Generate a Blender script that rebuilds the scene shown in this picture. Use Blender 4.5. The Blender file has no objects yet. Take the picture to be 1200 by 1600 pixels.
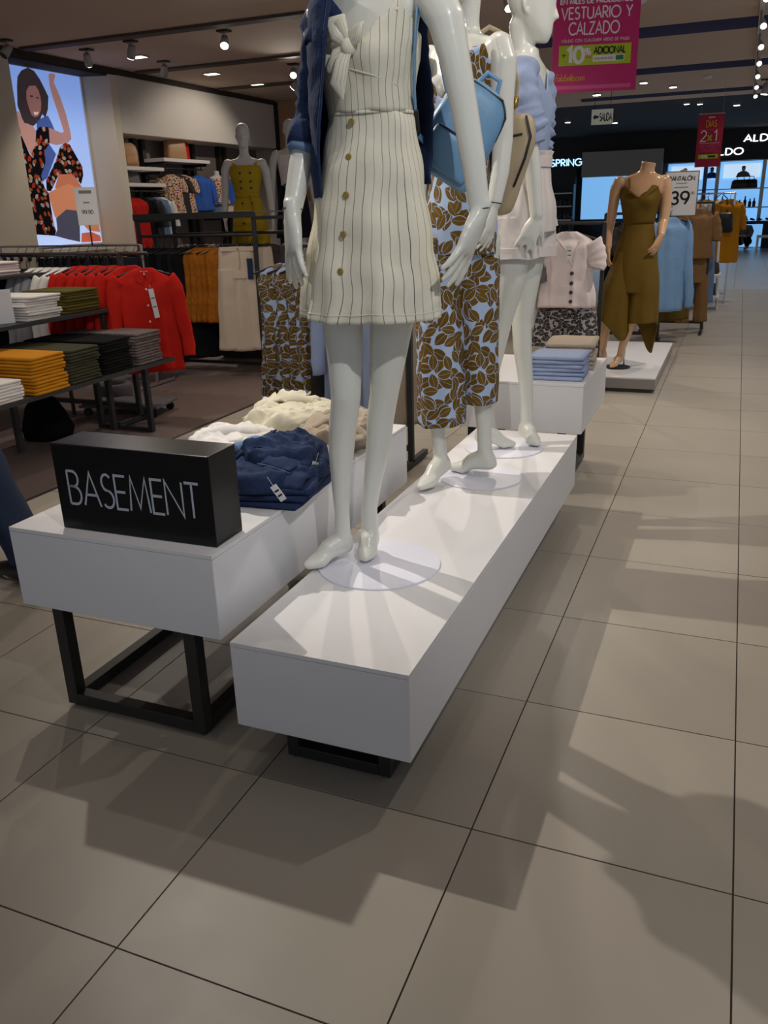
import bpy, math, random
from mathutils import Vector, Matrix, noise
PI = math.pi
R = math.radians
rnd = random.Random(7)
SC = bpy.context.scene
COL = SC.collection

# ------------------------------------------------------------------ camera, world, exposure
def make_camera():
    pitch, yaw, roll, h = 0.351146, 0.395667, 0.0306958, 1.4504
    fwd = Vector((-math.sin(yaw)*math.cos(pitch), math.cos(yaw)*math.cos(pitch), -math.sin(pitch)))
    right = Vector((math.cos(yaw), math.sin(yaw), 0))
    down = fwd.cross(right)
    r2 = right*math.cos(roll) + down*math.sin(roll)
    d2 = -right*math.sin(roll) + down*math.cos(roll)
    m = Matrix((r2, -d2, -fwd)).transposed().to_4x4()
    m.translation = (0, 0, h)
    cam = bpy.data.cameras.new('camera')
    cam.sensor_fit = 'VERTICAL'
    cam.sensor_height = 24
    cam.lens = 1298.83/1600*24
    cam.clip_start = 0.05
    cam.clip_end = 100
    o = bpy.data.objects.new('camera', cam)
    o.matrix_world = m
    COL.objects.link(o)
    SC.camera = o
make_camera()
W = bpy.data.worlds.new('world')
SC.world = W
W.use_nodes = True
bg = W.node_tree.nodes['Background']
bg.inputs[0].default_value = (0.74, 0.84, 1.0, 1)
bg.inputs[1].default_value = 0.34
SC.view_settings.view_transform = 'Standard'
SC.view_settings.look = 'None'
SC.view_settings.gamma = 1
SC.view_settings.use_curve_mapping = False
SC.view_settings.exposure = 0.0
POWER = 1.0          # scales every lamp of the shop

# ------------------------------------------------------------------ colours and materials
def C(r, g, b):
    f = lambda c: (c/12.92 if c <= 0.04045 else ((c+0.055)/1.055)**2.4)
    return (f(r/255), f(g/255), f(b/255), 1)

class NT:
    def __init__(s, name):
        s.m = bpy.data.materials.new(name)
        s.m.use_nodes = True
        s.t = s.m.node_tree
        s.b = s.t.nodes['Principled BSDF']
    def n(s, kind, **kw):
        x = s.t.nodes.new(kind)
        for k, v in kw.items():
            setattr(x, k, v)
        return x
    def l(s, a, b):
        s.t.links.new(a, b)
    def put(s, inp, v):
        if hasattr(v, 'is_output') or isinstance(v, bpy.types.NodeSocket):
            s.l(v, inp)
        else:
            inp.default_value = v
    def math(s, op, a, b=0.0, clamp=False):
        x = s.n('ShaderNodeMath', operation=op, use_clamp=clamp)
        s.put(x.inputs[0], a)
        s.put(x.inputs[1], b)
        return x.outputs[0]
    def mix(s, fac, a, b):
        x = s.n('ShaderNodeMix', data_type='RGBA')
        s.put(x.inputs[0], fac)
        s.put(x.inputs[6], a)
        s.put(x.inputs[7], b)
        return x.outputs[2]
    def coord(s, kind='Object'):
        return s.n('ShaderNodeTexCoord').outputs[kind]
    def noise(s, scale, detail=3, vec=None):
        x = s.n('ShaderNodeTexNoise')
        x.inputs['Scale'].default_value = scale
        x.inputs['Detail'].default_value = detail
        s.l(vec if vec else s.coord(), x.inputs['Vector'])
        return x.outputs['Fac']
    def bump(s, h, strength, dist=0.01):
        x = s.n('ShaderNodeBump')
        x.inputs['Strength'].default_value = strength
        x.inputs['Distance'].default_value = dist
        s.l(h, x.inputs['Height'])
        s.l(x.outputs[0], s.b.inputs['Normal'])

def mat(name, col, rough=0.6, var=0.0, vscale=3.0, bump=0.0, bscale=40.0, metal=0.0, coat=0.0, spec=0.5, emit=None, es=0.0, alpha=None, sheen=0.0):
    t = NT(name)
    b = t.b
    b.inputs['Base Color'].default_value = col
    b.inputs['Roughness'].default_value = rough
    b.inputs['Metallic'].default_value = metal
    b.inputs['Coat Weight'].default_value = coat
    b.inputs['Specular IOR Level'].default_value = spec
    b.inputs['Sheen Weight'].default_value = sheen
    if var:
        f = t.noise(vscale)
        d = tuple(max(0, c*(1-var)) for c in col[:3])+(1,)
        e = tuple(min(1, c*(1+var)) for c in col[:3])+(1,)
        t.l(t.mix(f, d, e), b.inputs['Base Color'])
    if bump:
        t.bump(t.noise(bscale, 4), bump)
    if emit:
        b.inputs['Emission Color'].default_value = emit
        b.inputs['Emission Strength'].default_value = es
    if alpha is not None:
        b.inputs['Transmission Weight'].default_value = 1.0
        b.inputs['IOR'].default_value = 1.45
    return t.m

def cloth(name, col, var=0.18, weave=260.0, fold=0.35, fscale=9.0, rough=0.9):
    """woven cloth: thread-fine relief, soft creases, small colour variation"""
    t = NT(name)
    b = t.b
    b.inputs['Roughness'].default_value = rough
    b.inputs['Specular IOR Level'].default_value = 0.2
    f = t.noise(weave, 2)
    d = tuple(c*(1-var) for c in col[:3])+(1,)
    e = tuple(min(1, c*(1+var)) for c in col[:3])+(1,)
    t.l(t.mix(f, d, e), b.inputs['Base Color'])
    t.bump(t.noise(fscale, 5), fold, 0.02)
    return t.m

def leaf_print(name, bgc, cols, scale=12.0, wl=0.27, ll=0.52, layers=3, fold=0.3, rib_w=0.006):
    """print of leaf shapes scattered at random angles (UV in metres)"""
    t = NT(name)
    b = t.b
    b.inputs['Roughness'].default_value = 0.85
    b.inputs['Specular IOR Level'].default_value = 0.2
    uv = t.coord('UV')
    cur = bgc
    for k in range(layers):
        mp = t.n('ShaderNodeMapping')
        mp.inputs['Location'].default_value = (3.7*k+0.31, 1.9*k+0.77, 0)
        s = scale*(1.0+0.17*k)
        mp.inputs['Scale'].default_value = (s, s, 1)
        t.l(uv, mp.inputs[0])
        v = t.n('ShaderNodeTexVoronoi', voronoi_dimensions='2D', feature='F1')
        v.inputs['Scale'].default_value = 1.0
        v.inputs['Randomness'].default_value = 0.85
        t.l(mp.outputs[0], v.inputs['Vector'])
        sub = t.n('ShaderNodeVectorMath', operation='SUBTRACT')
        t.l(mp.outputs[0], sub.inputs[0])
        t.l(v.outputs['Position'], sub.inputs[1])
        sp = t.n('ShaderNodeSeparateColor')
        t.l(v.outputs['Color'], sp.inputs[0])
        rot = t.n('ShaderNodeVectorRotate', rotation_type='Z_AXIS')
        t.l(sub.outputs[0], rot.inputs['Vector'])
        t.l(t.math('MULTIPLY', sp.outputs[0], 6.283), rot.inputs['Angle'])
        xyz = t.n('ShaderNodeSeparateXYZ')
        t.l(rot.outputs[0], xyz.inputs[0])
        ax = t.math('ABSOLUTE', xyz.outputs[0])
        yy = t.math('DIVIDE', xyz.outputs[1], ll)
        lens = t.math('SUBTRACT', t.math('SUBTRACT', 1.0, t.math('MULTIPLY', yy, yy)), t.math('DIVIDE', ax, wl))
        halo = t.math('GREATER_THAN', lens, -0.16)
        if k:
            cur = t.mix(halo, cur, bgc)
        on = t.math('GREATER_THAN', lens, 0.0)
        rib = t.math('GREATER_THAN', ax, rib_w)
        on = t.math('MULTIPLY', on, rib)
        cur = t.mix(on, cur, cols[k % len(cols)])
    t.l(cur, b.inputs['Base Color'])
    t.bump(t.noise(9, 5), fold, 0.02)
    return t.m

def stripe_cloth(name, bgc, lc, n=40):
    """thin vertical stripes, each pair unevenly inked; u of the UV runs round the garment"""
    t = NT(name)
    b = t.b
    b.inputs['Roughness'].default_value = 0.85
    b.inputs['Specular IOR Level'].default_value = 0.2
    sx = t.n('ShaderNodeSeparateXYZ')
    t.l(t.coord('UV'), sx.inputs[0])
    u = t.math('MULTIPLY', sx.outputs[0], n)
    fr = t.math('FRACT', u)
    line = t.math('LESS_THAN', fr, 0.085)
    cell = t.math('FLOOR', u)
    wn = t.n('ShaderNodeTexWhiteNoise', noise_dimensions='1D')
    t.l(cell, wn.inputs['W'])
    ink = t.math('MULTIPLY', line, t.math('ADD', t.math('MULTIPLY', wn.outputs[0], 0.6), 0.4))
    base = t.mix(t.noise(220, 2), tuple(c*0.93 for c in bgc[:3])+(1,), bgc)
    t.l(t.mix(ink, base, lc), b.inputs['Base Color'])
    t.bump(t.noise(11, 5), 0.22, 0.02)
    return t.m

# ------------------------------------------------------------------ mesh builder
class MB:
    def __init__(s):
        s.v = []; s.f = []; s.uv = []
    def add(s, vs, fs, uvs=None):
        o = len(s.v)
        s.v += [tuple(p) for p in vs]
        for i, f in enumerate(fs):
            s.f.append([o+k for k in f])
            s.uv.append(uvs[i] if uvs else None)
        return s
    def box(s, x0, x1, y0, y1, z0, z1):
        v = [(x0,y0,z0),(x1,y0,z0),(x1,y1,z0),(x0,y1,z0),(x0,y0,z1),(x1,y0,z1),(x1,y1,z1),(x0,y1,z1)]
        return s.add(v, [(0,3,2,1),(4,5,6,7),(0,1,5,4),(1,2,6,5),(2,3,7,6),(3,0,4,7)])
    def loft(s, rings, cap=True, closed=True, uscale=1.0):
        n = len(rings[0])
        o = len(s.v)
        for r in rings:
            s.v += [tuple(p) for p in r]
        vv = [0.0]
        for a, b in zip(rings, rings[1:]):
            vv.append(vv[-1] + sum((Vector(a[k])-Vector(b[k])).length for k in range(0, n, max(1, n//6)))/len(range(0, n, max(1, n//6))))
        m = n if closed else n-1
        for j in range(len(rings)-1):
            for i in range(m):
                k = (i+1) % n
                s.f.append([o+j*n+i, o+j*n+k, o+(j+1)*n+k, o+(j+1)*n+i])
                u0, u1 = i/m*uscale, (i+1)/m*uscale
                s.uv.append([(u0, vv[j]), (u1, vv[j]), (u1, vv[j+1]), (u0, vv[j+1])])
        if cap and closed:
            s.f.append([o+i for i in reversed(range(n))]); s.uv.append(None)
            s.f.append([o+(len(rings)-1)*n+i for i in range(n)]); s.uv.append(None)
        return s
    def tube(s, pts, rad, n=10, flat=1.0, up=None, ends=True, uscale=0.3):
        """round (or flattened) tube along points with a radius for each"""
        pts = [Vector(p) for p in pts]
        if not hasattr(rad, '__len__'):
            rad = [rad]*len(pts)
        rings = []
        prev = None
        N = len(pts)
        for i, p in enumerate(pts):
            d = (pts[min(i+1, N-1)]-pts[max(i-1, 0)])
            if d.length < 1e-9:
                d = Vector((0, 0, 1))
            d.normalize()
            if prev is None:
                a = Vector(up) if up else (Vector((0, 0, 1)) if abs(d.z) < 0.9 else Vector((1, 0, 0)))
            else:
                a = prev
            a = (a - d*a.dot(d))
            if a.length < 1e-6:
                a = d.orthogonal()
            a.normalize()
            prev = a
            b = d.cross(a)
            ring = [p + (a*math.cos(2*PI*k/n)*flat + b*math.sin(2*PI*k/n))*rad[i] for k in range(n)]
            if ends and i == 0:
                rings.append([p - d*rad[i]*0.75 + (q-p)*0.35 for q in ring])
                rings.append([p - d*rad[i]*0.4 + (q-p)*0.8 for q in ring])
            rings.append(ring)
            if ends and i == N-1:
                rings.append([p + d*rad[i]*0.4 + (q-p)*0.8 for q in ring])
                rings.append([p + d*rad[i]*0.75 + (q-p)*0.35 for q in ring])
        return s.loft(rings, uscale=uscale)
    def ball(s, c, rx, ry, rz, n=12, m=8, rot=0):
        rings = []
        for j in range(1, m):
            t = PI*j/m
            rings.append(ring(c[0], c[1], c[2]-rz*math.cos(t), rx*math.sin(t), ry*math.sin(t), rot, n))
        return s.loft(rings)
    def prism(s, pts, axis, a, b):
        """polygon in a plane pushed from a to b along axis; pts are the other two coordinates"""
        def P(p, t):
            return {'x': (t, p[0], p[1]), 'y': (p[0], t, p[1]), 'z': (p[0], p[1], t)}[axis]
        n = len(pts)
        v = [P(p, a) for p in pts] + [P(p, b) for p in pts]
        f = [tuple(range(n)), tuple(range(2*n-1, n-1, -1))] + [(i, n+i, n+(i+1) % n, (i+1) % n) for i in range(n)]
        return s.add(v, f)
    def xf(s, m):
        s.v = [tuple(m @ Vector(p)) for p in s.v]
        return s
    def mesh(s, name, smooth=True, fixn=True):
        me = bpy.data.meshes.new(name)
        me.from_pydata(s.v, [], s.f)
        if any(u for u in s.uv):
            l = me.uv_layers.new(name='UVMap').data
            k = 0
            for f, u in zip(s.f, s.uv):
                for j in range(len(f)):
                    l[k].uv = u[j] if u else (0, 0)
                    k += 1
        if smooth:
            me.polygons.foreach_set('use_smooth', [True]*len(me.polygons))
        me.update()
        if fixn:
            import bmesh
            bm = bmesh.new(); bm.from_mesh(me)
            bmesh.ops.recalc_face_normals(bm, faces=bm.faces)
            bm.to_mesh(me); bm.free()
        return me
    def build(s, name, m, parent=None, smooth=False, bevel=0.0, solid=0.0, sub=0):
        o = bpy.data.objects.new(name, s.mesh(name, smooth, not solid))
        o.data.materials.append(m)
        COL.objects.link(o)
        o.parent = parent
        if bevel:
            b = o.modifiers.new('bevel', 'BEVEL'); b.width = bevel; b.segments = 2; b.limit_method = 'ANGLE'
        if solid:
            b = o.modifiers.new('solid', 'SOLIDIFY'); b.thickness = solid; b.offset = 0
        if sub:
            b = o.modifiers.new('sub', 'SUBSURF'); b.levels = sub; b.render_levels = sub
        return o

def ring(cx, cy, cz, rx, ry, rot=0.0, n=24, amp=0.0, k=6, ph=0.0, p=2.0):
    out = []
    c, s_ = math.cos(rot), math.sin(rot)
    for i in range(n):
        a = 2*PI*i/n
        w = 1+amp*math.sin(k*a+ph)
        ca, sa = math.cos(a), math.sin(a)
        if p != 2.0:
            ca = math.copysign(abs(ca)**(2/p), ca); sa = math.copysign(abs(sa)**(2/p), sa)
        x, y = rx*ca*w, ry*sa*w
        out.append(Vector((cx+x*c-y*s_, cy+x*s_+y*c, cz)))
    return out

def interp(keys, n):
    """n smooth (Catmull-Rom) samples through rows of numbers, by the first column"""
    out = []
    N = len(keys)
    for i in range(n):
        t = i/(n-1)*(N-1)
        j = min(int(t), N-2); f = t-j
        p0, p1, p2, p3 = keys[max(j-1, 0)], keys[j], keys[j+1], keys[min(j+2, N-1)]
        out.append([0.5*(2*b+(c-a)*f+(2*a-5*b+4*c-d)*f*f+(3*b-a-3*c+d)*f**3) for a, b, c, d in zip(p0, p1, p2, p3)])
    return out

def tag(o, label=None, cat=None, group=None, kind=None):
    if label: o['label'] = label
    if cat: o['category'] = cat
    if group: o['group'] = group
    if kind: o['kind'] = kind
    return o
def thing(name, label, cat, loc=(0, 0, 0), rz=0.0, group=None):
    o = bpy.data.objects.new(name, None)
    o.empty_display_size = 0.05
    o.location = loc
    o.rotation_euler = (0, 0, rz)
    COL.objects.link(o)
    return tag(o, label, cat, group)
def inst(name, me, parent=None, loc=(0, 0, 0), rot=(0, 0, 0), m=None):
    """another object on shared mesh data"""
    o = bpy.data.objects.new(name, me)
    o.location = loc; o.rotation_euler = rot
    COL.objects.link(o)
    o.parent = parent
    return o
def copy_tree(o, parent=None):
    c = o.copy(); COL.objects.link(c); c.parent = parent
    for ch in list(o.children):
        copy_tree(ch, c)
    return c
def struct(o):
    o['kind'] = 'structure'
    return o

def fuse(name, mb, voxel, m, parent, smooth=5):
    """fuse overlapping closed shapes into one continuous skin"""
    me = mb.mesh('tmp')
    o = bpy.data.objects.new('tmp', me)
    COL.objects.link(o)
    r = o.modifiers.new('r', 'REMESH'); r.mode = 'VOXEL'; r.voxel_size = voxel; r.use_smooth_shade = True
    q = o.modifiers.new('s', 'SMOOTH'); q.factor = 0.5; q.iterations = smooth
    dg = bpy.context.evaluated_depsgraph_get()
    new = bpy.data.meshes.new_from_object(o.evaluated_get(dg))
    bpy.data.objects.remove(o)
    bpy.data.meshes.remove(me)
    new.name = name
    new.materials.clear(); new.materials.append(m)
    new.polygons.foreach_set('use_smooth', [True]*len(new.polygons))
    ob = bpy.data.objects.new(name, new)
    COL.objects.link(ob)
    ob.parent = parent
    return ob

ORD = ['first', 'second', 'third', 'fourth', 'fifth', 'sixth', 'seventh', 'eighth', 'ninth', 'tenth', 'eleventh', 'twelfth', 'thirteenth', 'fourteenth', 'fifteenth']
# ------------------------------------------------------------------ stroke lettering
def arc(cx, cy, rx, ry, a0, a1, n=12):
    return [(cx+rx*math.cos(R(a0+(a1-a0)*i/n)), cy+ry*math.sin(R(a0+(a1-a0)*i/n))) for i in range(n+1)]
GL = {
 'A': (.72, [[(0,0),(.36,1),(.72,0)], [(.12,.33),(.60,.33)]]),
 'B': (.52, [[(0,0),(0,1)], [(0,1)]+arc(.24,.77,.22,.23,90,-90)+[(0,.54)], [(0,.54)]+arc(.25,.27,.27,.27,90,-90)+[(0,0)]]),
 'C': (.72, [arc(.46,.5,.46,.5,45,315,20)]),
 'D': (.68, [[(0,0),(0,1)], [(0,1)]+arc(.2,.5,.48,.5,90,-90,16)+[(0,0)]]),
 'E': (.46, [[(.46,1),(0,1),(0,0),(.46,0)], [(0,.52),(.42,.52)]]),
 'F': (.44, [[(.44,1),(0,1),(0,0)], [(0,.52),(.40,.52)]]),
 'G': (.80, [arc(.48,.5,.48,.5,45,360,22)+[(.55,.5)]]),
 'I': (.06, [[(.03,0),(.03,1)]]),
 'L': (.42, [[(0,1),(0,0),(.42,0)]]),
 'M': (.84, [[(0,0),(.12,1),(.42,.1),(.72,1),(.84,0)]]),
 'N': (.68, [[(0,0),(0,1),(.68,0),(.68,1)]]),
 'O': (.96, [arc(.48,.5,.48,.5,0,360,28)]),
 'P': (.50, [[(0,0),(0,1)]+arc(.24,.74,.26,.26,90,-90)+[(0,.48)]]),
 'Q': (.96, [arc(.48,.5,.48,.5,0,360,28), [(.58,.25),(.9,-.05)]]),
 'R': (.52, [[(0,0),(0,1)]+arc(.22,.74,.26,.26,90,-90)+[(0,.48)], [(.18,.48),(.52,0)]]),
 'S': (.48, [arc(.24,.76,.21,.24,40,270,12)+arc(.23,.26,.25,.26,90,-140,12)]),
 'T': (.56, [[(0,1),(.56,1)], [(.28,1),(.28,0)]]),
 'U': (.62, [[(0,1)]+arc(.31,.31,.31,.31,180,360,14)+[(.62,1)]]),
 'V': (.68, [[(0,1),(.34,0),(.68,1)]]),
 'Y': (.62, [[(0,1),(.31,.45),(.62,1)], [(.31,.45),(.31,0)]]),
 'X': (.62, [[(0,0),(.62,1)], [(0,1),(.62,0)]]),
 'Z': (.58, [[(0,1),(.56,1),(0,0),(.58,0)]]),
 '0': (.60, [arc(.30,.5,.30,.5,0,360,24)]),
 '1': (.30, [[(0,.80),(.22,1),(.22,0)]]),
 '2': (.54, [arc(.27,.72,.26,.28,170,-35,12)+[(0,0),(.54,0)]]),
 '3': (.54, [arc(.26,.75,.23,.25,150,-90,12)+arc(.26,.26,.27,.25,90,-150,12)]),
 '9': (.58, [arc(.29,.69,.29,.31,-20,340,20), [(.58,.66),(.52,.38),(.30,0)]]),
 '5': (.52, [[(.48,1),(.1,1),(.06,.56)]+arc(.25,.32,.27,.32,110,-150,12)]),
 '%': (.84, [arc(.18,.76,.17,.23,0,360,14), arc(.66,.24,.17,.23,0,360,14), [(.16,0),(.68,1)]]),
 '+': (.56, [[(0,.45),(.56,.45)], [(.28,.17),(.28,.73)]]),
 '.': (.08, [[(.04,-.02),(.04,.08)]]),
 ' ': (.32, []),
 'f': (.28, [[(-.06,-.25),(.08,.6)]+arc(.22,.8,.13,.2,170,30,6), [(0,.5),(.26,.5)]]),
 'a': (.36, [arc(.17,.25,.17,.25,0,360,14), [(.34,.5),(.36,0)]]),
 'l': (.16, [[(.02,0),(.1,1),(.14,0)]]),
 'o': (.36, [arc(.17,.25,.17,.25,0,360,14)]),
 'b': (.36, [[(.04,1),(.0,0)], arc(.17,.25,.17,.25,0,360,14)]),
 'e': (.34, [[(.02,.26),(.33,.28)]+arc(.17,.25,.16,.25,10,320,12)]),
 'c': (.30, [arc(.17,.25,.16,.25,50,310,12)]),
 'm': (.52, [[(0,0),(.02,.5)], [(.02,.4)]+arc(.13,.36,.11,.14,150,0,6)+[(.25,0)], [(.25,.36)]+arc(.37,.36,.12,.14,170,0,6)+[(.5,0)]]),
 'x': (.40, [[(0,0),(.4,.5)], [(0,.5),(.4,0)]]),
}
ACC = {'Á': 'A', 'Ó': 'O', 'É': 'E', 'Í': 'I'}
def ribbon(mb, pl, w, t):
    """flat stroke of width w along a polyline, in the x-z plane facing -y, t thick"""
    n = len(pl)
    L = []
    closed = n > 3 and (Vector(pl[0])-Vector(pl[-1])).length < 1e-4
    for i in range(n):
        p = Vector(pl[i])
        a = Vector(pl[i-1]) if i > 0 else (Vector(pl[-2]) if closed else None)
        b = Vector(pl[i+1]) if i < n-1 else (Vector(pl[1]) if closed else None)
        d0 = (p-a).normalized() if a is not None else (b-p).normalized()
        d1 = (b-p).normalized() if b is not None else d0
        n0 = Vector((-d0.y, d0.x)); n1 = Vector((-d1.y, d1.x))
        m = n0+n1
        m = n0 if m.length < 0.2 else m.normalized()
        k = min(1/max(m.dot(n0), 0.45), 2.0)
        L.append((p+m*w/2*k, p-m*w/2*k))
    v = []
    for a, b in L:
        v += [(a.x, 0, a.y), (b.x, 0, b.y), (a.x, -t, a.y), (b.x, -t, b.y)]
    f = []
    for i in range(n-1):
        o = i*4
        f += [(o+2, o+3, o+7, o+6), (o, o+2, o+6, o+4), (o+1, o+5, o+7, o+3)]
    f += [(0, 1, 3, 2), (4*n-4, 4*n-2, 4*n-1, 4*n-3)]
    mb.add(v, f)
def text(s, h, w, t=0.001, gap=0.16, sx=1.0, slant=0.0):
    """lettering as flat strokes; returns a builder starting at x = 0 and its width"""
    mb = MB()
    x = 0.0
    for ch in s:
        g = GL[ACC.get(ch, ch)]
        for pl in g[1]:
            ribbon(mb, [((x+px*sx+slant*py)*h, py*h) for px, py in pl], w*h, t)
        if ch in ACC:
            ribbon(mb, [((x+g[0]*sx*.45)*h, 1.1*h), ((x+g[0]*sx*.7)*h, 1.28*h)], w*h, t)
        x += g[0]*sx+gap
    return mb, (x-gap)*h
def write(s, h, w, m, parent, x, z, y=0.0, align='l', width=None, gap=0.16, t=0.001, sx=1.0, slant=0.0, name='lettering'):
    mb, L = text(s, h, w, t, gap, sx, slant)
    k = 1.0
    if width:
        k = width/L; L = width
    off = {'l': 0, 'c': -L/2, 'r': -L}[align]
    mb.v = [(x+off+a*k, y+b, z+c) for a, b, c in mb.v]
    return mb.build(name, m, parent)
# ------------------------------------------------------------------ materials of the place
M = {}
M['tile'] = NT('porcelain tile')
def _tile(t):
    b = t.b
    g = t.n('ShaderNodeObjectInfo').outputs['Random']
    geo = t.n('ShaderNodeNewGeometry').outputs['Position']
    f = t.noise(1.3, 5, geo)
    c = t.mix(f, C(166, 157, 144), C(184, 175, 161))
    c = t.mix(t.math('MULTIPLY', g, 0.35), c, C(158, 149, 137))
    t.l(c, b.inputs['Base Color'])
    r = t.math('ADD', t.math('MULTIPLY', t.noise(6, 3, geo), 0.12), 0.34)
    t.l(r, b.inputs['Roughness'])
    b.inputs['Specular IOR Level'].default_value = 0.35
    return t.m
M['tile'] = _tile(M['tile'])
M['grout'] = mat('dark grout', C(74, 66, 56), 0.95, 0.2, 20)
M['carpet'] = mat('dark plank floor', C(122, 104, 98), 0.55, 0.12, 1.5)
def _fartile():
    t = NT('far porcelain tile')
    br = t.n('ShaderNodeTexBrick', offset=0.0)
    br.inputs['Scale'].default_value = 1.0
    br.inputs['Mortar Size'].default_value = 0.004
    br.inputs['Brick Width'].default_value = 0.6
    br.inputs['Row Height'].default_value = 0.6
    br.inputs['Color1'].default_value = C(178, 169, 155)
    br.inputs['Color2'].default_value = C(172, 163, 150)
    br.inputs['Mortar'].default_value = C(74, 66, 56)
    t.l(t.coord(), br.inputs['Vector'])
    t.l(br.outputs['Color'], t.b.inputs['Base Color'])
    t.b.inputs['Roughness'].default_value = 0.3
    return t.m
M['fartile'] = _fartile()
M['ceil'] = mat('taupe ceiling paint', C(214, 194, 176), 0.9, 0.05, 1.0)
M['ceil_gap'] = mat('dark brown ceiling recess', C(52, 42, 36), 0.8)
M['ceil_blue'] = mat('blue light tinted ceiling riser', C(92, 98, 140), 0.7)  # bluish light on the ceiling risers is put into this colour
M['ceil_black'] = mat('black ceiling', C(26, 24, 26), 0.8)
M['wall'] = mat('off white wall paint', C(214, 206, 196), 0.75, 0.03, 1.2)
M['cream'] = mat('cream pilaster paint', C(222, 210, 190), 0.7, 0.03, 1.2)
M['bay'] = mat('taupe bay back', C(120, 108, 100), 0.8, 0.06, 2)
M['tan'] = mat('tan wall panel', C(190, 150, 118), 0.7, 0.04, 2)
M['bulkhead'] = mat('grey shop bulkhead', C(160, 156, 150), 0.7)
M['black'] = mat('black panel', C(14, 14, 16), 0.4)
M['white_lam'] = mat('white laminate', C(228, 226, 226), 0.42, 0.02, 3, bump=0.02, bscale=300)
M['edge'] = mat('dark laminate edge line', C(70, 62, 58), 0.6)
M['steel'] = mat('black powder coated steel', C(34, 33, 32), 0.45, 0.1, 8)
M['darkgrey'] = mat('charcoal rack steel', C(46, 46, 46), 0.5, 0.1, 8)
M['chrome'] = mat('chrome', (0.75, 0.75, 0.78, 1), 0.2, metal=1.0)
M['plastic_w'] = mat('white gloss mannequin lacquer', C(226, 225, 214), 0.30, 0.015, 2, coat=0.35)
M['plastic_m'] = mat('matt white mannequin paint', C(205, 203, 200), 0.6)
M['plastic_s'] = mat('beige gloss mannequin lacquer', C(214, 170, 128), 0.25, coat=0.4)
M['disc'] = mat('white painted metal disc', C(228, 228, 240), 0.38, 0.02, 5, bump=0.03, bscale=120)
M['disc_b'] = mat('black painted metal disc', C(22, 22, 22), 0.35)
M['lens'] = mat('lit lamp lens', (1, 0.95, 0.88, 1), 0.3, emit=(1, 0.94, 0.85, 1), es=10)
M['lamp_glow'] = mat('drawn lamp glow', (1, 0.9, 0.8, 1), 0.3, emit=(1, 0.85, 0.7, 1), es=2.5)
M['fixture'] = mat('grey lamp housing', C(170, 164, 158), 0.5)
M['fixture_d'] = mat('dark lamp housing', C(40, 36, 34), 0.5)
M['track'] = mat('brown track channel', C(82, 72, 64), 0.7)
M['pink'] = mat('magenta printed banner', C(206, 24, 112), 0.45)
M['crimson'] = mat('crimson printed banner', C(184, 24, 64), 0.5)
M['lime'] = mat('lime print', C(186, 206, 20), 0.5)
M['print_w'] = mat('white print', C(245, 240, 240), 0.5)
M['print_k'] = mat('black print', C(18, 18, 18), 0.5)
M['print_g'] = mat('green print', C(40, 130, 70), 0.5)
M['print_y'] = mat('gold print', C(226, 170, 40), 0.5)
M['print_p'] = mat('pale pink print', C(226, 90, 150), 0.5)
M['print_grey'] = mat('grey print', C(120, 120, 120), 0.5)
M['letter'] = mat('pale grey lettering', C(176, 182, 192), 0.5)
M['gloss_black'] = mat('gloss black lacquer', C(12, 11, 12), 0.24, 0.05, 4, coat=0.08, spec=0.25)
M['paper'] = mat('white card', C(225, 225, 225), 0.6)
M['glass'] = mat('clear glass', (0.9, 0.95, 0.95, 1), 0.05, alpha=1)
M['button_h'] = mat('horn button', C(150, 126, 60), 0.3, 0.5, 60)
M['button_k'] = mat('dark horn button', C(60, 44, 34), 0.3, 0.3, 60)
M['lit_blue'] = mat('lit shop back panel', C(150, 195, 235), 0.6, emit=C(120, 180, 235), es=0.9)
M['lit_white'] = mat('lit white panel', C(210, 225, 240), 0.6, emit=C(190, 215, 240), es=0.95)
M['sign_w'] = mat('lit sign letters', (1, 1, 1, 1), 0.5, emit=(0.85, 0.93, 1, 1), es=2.2)
M['sign_b'] = mat('lit blue white sign letters', (0.6, 0.8, 1, 1), 0.5, emit=C(165, 215, 255), es=1.6)
M['shelf_w'] = mat('white shelf board', C(225, 220, 215), 0.6)
M['skin'] = mat('skin', C(196, 150, 120), 0.6)
# fabrics
M['red'] = cloth('red viscose', C(196, 34, 24), 0.10)
M['white_c'] = cloth('white cotton', C(226, 222, 218), 0.06)
M['black_c'] = cloth('black fabric', C(15, 15, 17), 0.3)
M['ink'] = cloth('blue black fabric', C(24, 27, 36), 0.3)
M['char'] = cloth('charcoal fabric', C(58, 54, 54), 0.4, weave=120)
M['marl'] = cloth('black white marl knit', C(112, 100, 98), 0.85, weave=75)
M['mustard'] = cloth('mustard fabric', C(198, 130, 24), 0.12)
M['amber'] = cloth('amber print fabric', C(160, 96, 24), 0.4, weave=30)
M['olive_d'] = cloth('dark olive fabric', C(66, 66, 48), 0.15)
M['olive_g'] = cloth('moss olive fabric', C(92, 82, 34), 0.15)
M['cream_c'] = cloth('cream denim', C(206, 190, 170), 0.10)
M['denim'] = cloth('indigo denim', C(38, 52, 84), 0.40, weave=170, fold=0.5, fscale=14)
M['denim_l'] = cloth('washed denim', C(108, 134, 168), 0.2, weave=170)
M['lightblue'] = cloth('pale blue cotton', C(158, 172, 202), 0.08, fold=0.5)
M['skyblue'] = cloth('sky blue cotton', C(140, 180, 222), 0.08, fold=0.5)
M['royal'] = cloth('royal blue fabric', C(56, 96, 178), 0.12)
M['shorts'] = cloth('rose white linen', C(226, 216, 210), 0.06, fold=0.4)
M['beige'] = cloth('beige linen', C(178, 164, 146), 0.12, fold=0.5)
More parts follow.
